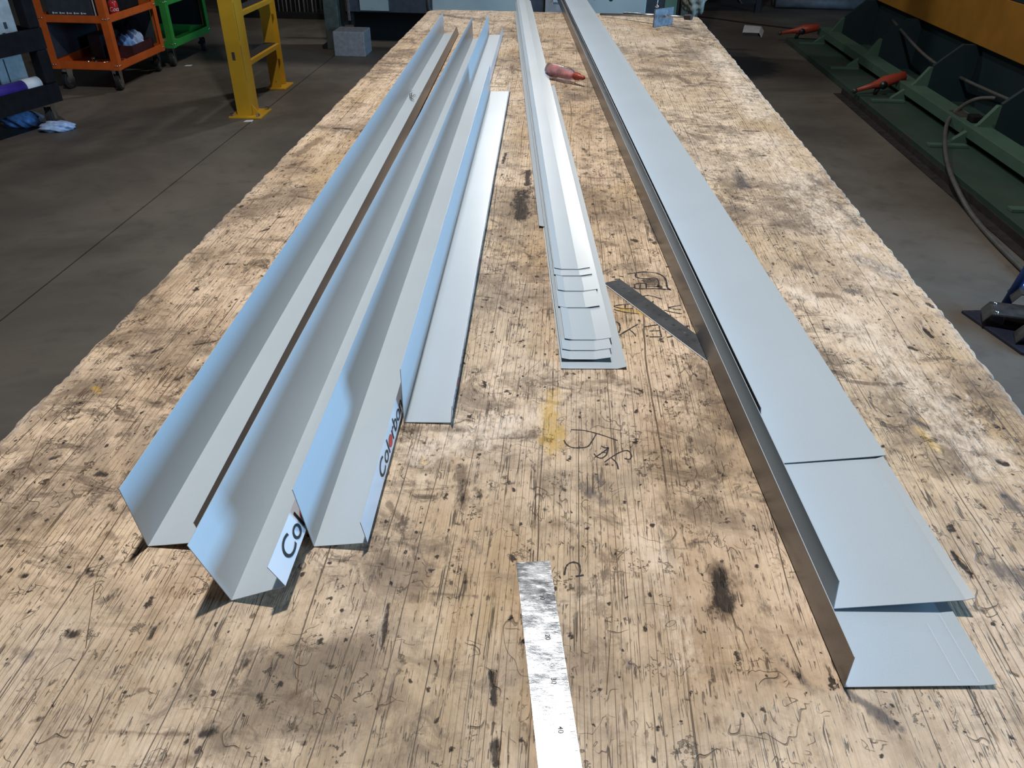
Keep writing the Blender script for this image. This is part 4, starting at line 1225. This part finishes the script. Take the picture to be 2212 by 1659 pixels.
# ------------------------------------------------------------------ folding machine on the right
fm = thing('folding_machine', 'long green folding machine with ochre beam along the right side', 'folding machine', (2.6, 5.6, 0))
OX, OY = 2.6, 5.6
def fbox(name, x0, x1, y0, y1, z0, z1, mat, bev=0.0): return box(name, x0 - OX, x1 - OX, y0 - OY, y1 - OY, z0, z1, MAT[mat], fm, bev)
YA, YB = 3.0, 8.45
fbox('base_plate', 2.20, 3.4, YA, YB, 0.0, 0.045, 'machine_base', 0.004)
fbox('front_beam', 2.485, 2.622, YA, YB, 0.085, 0.150, 'machine_green', 0.003)
fbox('rear_panel', 2.93, 2.96, YA, YB, 0.0455, 0.47, 'machine_teal')
fbox('top_beam', 2.88, 2.928, YA, 8.6, 0.435, 0.748, 'machine_yellow', 0.004)
fbox('beam_cap', 2.88, 3.3, YA, 8.6, 0.7485, 0.78, 'machine_teal', 0.004)
for y in (8.172, 7.105, 6.013, 4.944, 3.88):
    prism('gusset', [(2.40 - OX, y - OY, 0.0455), (2.41 - OX, y - OY, 0.062), (2.545 - OX, y - OY, 0.165), (2.62 - OX, y - OY, 0.275), (2.64 - OX, y - OY, 0.275), (2.64 - OX, y - OY, 0.0455)],
          (0, 0.035, 0), MAT['machine_green'], fm, 0.002)
    prism('gusset_shaded_back', [(2.6405 - OX, y - OY, 0.0455), (2.6405 - OX, y - OY, 0.285), (2.80 - OX, y - OY, 0.43), (2.928 - OX, y - OY, 0.43), (2.928 - OX, y - OY, 0.0455)], (0, 0.03, 0), MAT['machine_teal'], fm)  # rear part of the gusset, its shade painted as dark teal
    fbox('foot_bar', 2.24, 2.47, y - 0.10, y - 0.05, 0.0455, 0.062, 'machine_green', 0.002)
def lever(x0, y0, z0, x1, y1, z1):
    l = bpy.data.objects.new('lever', None)
    COL.objects.link(l)
    l.parent = fm
    a_, b_ = Vector((x0 - OX, y0 - OY, z0)), Vector((x1 - OX, y1 - OY, z1))
    dv = b_ - a_
    tube('arm', [a_, a_ + dv * 0.35, a_ + dv * 0.6, b_], [0.012, 0.022, 0.045, 0.034], MAT['lever_red'], l, seg=8)
    tube('pivot', [a_ + dv * 0.55 + Vector((0, -0.05, -0.01)), a_ + dv * 0.55 + Vector((0, 0.05, -0.01))], 0.028, MAT['dark_steel'], l, seg=12)
    bm = bmesh.new()
    bmesh.ops.create_uvsphere(bm, u_segments=10, v_segments=8, radius=0.020, matrix=Matrix.Translation(a_))
    link('knob', bm, MAT['bracket'], l, smooth=True)
    tube('support', [a_ + dv * 0.5 + Vector((0, 0, -0.03)), a_ + dv * 0.5 + Vector((-0.02, 0, -z0 - dv.z * 0.5 + 0.047))], 0.018, MAT['black_void'], l, seg=8)
lever(2.17, 6.12, 0.075, 2.53, 6.20, 0.175)
lever(2.13, 8.45, 0.085, 2.47, 8.36, 0.160)
tube('oil_pipe', smooth_path([(2.75 - OX, 7.3 - OY, 0.39), (2.80 - OX, 6.6 - OY, 0.25), (2.85 - OX, 6.0 - OY, 0.21), (2.90 - OX, 5.2 - OY, 0.22)]), 0.012, MAT['hose'], fm)
tube('brass_fitting', smooth_path([(2.86 - OX, 5.26 - OY, 0.24), (2.86 - OX, 5.18 - OY, 0.225), (2.87 - OX, 5.10 - OY, 0.245), (2.87 - OX, 5.05 - OY, 0.285)]), 0.010, plain('brass', (0.35, 0.24, 0.12, 1), 0.3, 0.9), fm)
tag_box = fbox('name_tag', 2.515, 2.60, 5.16, 5.32, 0.1505, 0.153, 'bracket')
fbox('hose_clamp', 2.53, 2.60, 5.02, 5.10, 0.1505, 0.19, 'black_plastic', 0.006)
ang_o = thing('floor_angle', 'dark rusted steel angle lying on the floor along the machine', 'steel angle', (2.123, 4.8, 0))
bm = bmesh.new()
add_box(bm, -0.03, 0.03, -1.9, 1.54, 0.0005, 0.006)
add_box(bm, 0.024, 0.03, -1.9, 1.54, 0.006, 0.045)
link('angle_bar', bm, MAT['brown_angle'], ang_o)
hs = tube('rubber_hose', smooth_path([at(2150, 212, 0.24), at(2110, 214, 0.21), at(2075, 232, 0.165), at(2048, 262, 0.12), at(2041, 305, 0.08), at(2047, 354, 0.062), at(2064, 400, 0.060), at(2098, 462, 0.014), at(2152, 525, 0.014), at(2236, 608, 0.014)]), 0.0125, MAT['hose'])
tag(hs, 'grey rubber hose curving down from the green machine to the floor', 'hose')
bs = thing('blue_stand', 'blue floor plate with tilted grey brackets and a blue rod', 'stand', (1.80, 2.66, 0))
BX, BY = 1.80, 2.66
pts = [Vector((1.605, 2.775, 0)), Vector((1.69, 2.47, 0)), Vector((1.76, 2.42, 0)), Vector((2.2, 2.42, 0)), Vector((2.2, 2.80, 0)), Vector((1.80, 2.80, 0))]
prism('floor_plate', [(p.x - BX, p.y - BY, 0.0) for p in pts], (0, 0, 0.012), MAT['navy'], bs, 0.002)
tube('rod', [(1.755 - BX, 2.775 - BY, 0.013), (1.86 - BX, 2.78 - BY, 0.62)], 0.017, MAT['blue_paint'], bs, seg=14)
def bracket(x, y, z, w_, l_, rot, drop):
    bm = bmesh.new()
    pr_ = [(-w_ / 2, -0.0), (-w_ / 2 + 0.02, 0.035), (w_ * 0.25, 0.035 + 0.01), (w_ / 2, 0.035 + 0.01 - drop)]
    a_ = []
    for yy in (-l_ / 2, l_ / 2):
        for dz in (0, 0.006):
            a_.append([bm.verts.new((px_, yy, pz_ + dz)) for px_, pz_ in pr_])
    for i in range(3):
        bm.faces.new((a_[0][i], a_[0][i + 1], a_[2][i + 1], a_[2][i]))
        bm.faces.new((a_[1][i], a_[1][i + 1], a_[3][i + 1], a_[3][i]))
        bm.faces.new((a_[0][i], a_[0][i + 1], a_[1][i + 1], a_[1][i]))
        bm.faces.new((a_[2][i], a_[2][i + 1], a_[3][i + 1], a_[3][i]))
    for i in (0, 3): bm.faces.new((a_[0][i], a_[1][i], a_[3][i], a_[2][i]))
    bmesh.ops.recalc_face_normals(bm, faces=bm.faces)
    bmesh.ops.transform(bm, matrix=Matrix.Translation((x - BX, y - BY, z)) @ Matrix.Rotation(rot, 4, 'Z'), verts=bm.verts)
    o = link('bracket', bm, MAT['bracket'], bs)
    for k in (-0.35, 0.35):
        c_ = Matrix.Translation((x - BX, y - BY, z)) @ Matrix.Rotation(rot, 4, 'Z') @ Vector((-w_ / 2 + 0.035, k * l_, 0.043))
        bm = bmesh.new()
        bmesh.ops.create_uvsphere(bm, u_segments=8, v_segments=6, radius=0.008, matrix=Matrix.Translation(c_))
        link('bolt_head', bm, MAT['chrome'], o, smooth=True)
bracket(1.735, 2.665, 0.030, 0.20, 0.11, -0.35, 0.05)
bracket(1.775, 2.535, 0.014, 0.15, 0.085, -0.35, 0.04)
bracket(1.845, 2.735, 0.085, 0.19, 0.10, -0.25, 0.06)
prism('pedal_base', [(1.70 - BX, 2.64 - BY, 0.0125), (1.95 - BX, 2.56 - BY, 0.0125), (2.0 - BX, 2.70 - BY, 0.0125), (1.74 - BX, 2.73 - BY, 0.0125)], (0, 0, 0.016), MAT['black_void'], bs, 0.003)
bw = thing('white_box_lid', 'white box lid lying on the floor beyond the bench', 'box lid', (1.955, 8.95, 0), 0.0)
prism('lid_top', [(-0.13, -0.19, 0.03), (0.035, -0.20, 0.03), (0.135, 0.19, 0.03), (-0.03, 0.25, 0.03)], (0, 0, 0.004), MAT['white'], bw)
prism('flap', [(0.037, -0.20, 0.032), (0.137, 0.19, 0.032), (0.155, 0.12, 0.0), (0.055, -0.26, 0.0)], (0.003, 0, 0), MAT['white'], bw)
prism('side', [(-0.125, -0.185, 0.0), (0.03, -0.195, 0.0), (0.03, -0.195, 0.0295), (-0.125, -0.185, 0.0295)], (0, 0.004, 0), MAT['grey_panel'], bw)
# far right background
lg = thing('dark_trestle', 'dark steel trestle standing at the back right', 'trestle', (2.0, 10.6, 0))
box('leg', 0.25, 0.31, -0.3, -0.24, 0, 0.8, MAT['black_void'], lg)
box('leg', -0.5, -0.44, -0.3, -0.24, 0, 0.8, MAT['black_void'], lg)
box('cross_panel', -0.439, 0.249, -0.29, -0.26, 0.1, 0.8, MAT['black_void'], lg)
tube('cable', smooth_path([(-0.38, -0.32, 0.10), (-0.25, -0.33, 0.21), (-0.05, -0.33, 0.21), (0.08, -0.32, 0.10)]), 0.009, MAT['hose'], lg)
rl = thing('sheet_bundle', 'long grey wrapped bundle on the floor at the back right', 'bundle', (3.0, 10.75, 0))
for z, y, r in ((0.07, 0.0, 0.07), (0.07, 0.17, 0.07), (0.19, 0.085, 0.07)):
    tube('wrapped_roll', [(-0.42, y, z), (0.7, y, z)], r, plain('grey_wrap', (0.14, 0.15, 0.165, 1), 0.55, vary=0.3, scale=8), rl, seg=16)
cb = tube('floor_cable', smooth_path([(1.35, 10.0, 0.007), (1.7, 9.78, 0.007), (2.05, 9.5, 0.007), (2.5, 9.2, 0.007)]), 0.007, MAT['rubber'])
tag(cb, 'thin black cable lying across the floor at the back right', 'cable')
for px, py, where in ((406, 142, 'in front of the green cart'), (536, 262, 'at the foot of the yellow ladder'), (1520, 75, 'just right of the far bench corner')):
    c = at(px, py, 0)
    o = prism('paper_scrap', [(c.x - 0.025, c.y - 0.02, 0.0004), (c.x + 0.03, c.y - 0.01, 0.0004), (c.x + 0.025, c.y + 0.035, 0.0004), (c.x - 0.02, c.y + 0.02, 0.0004)], (0, 0, 0.001), MAT['white'])
    tag(o, 'tiny white scrap of paper on the floor ' + where, 'scrap', 'paper scraps on the floor')
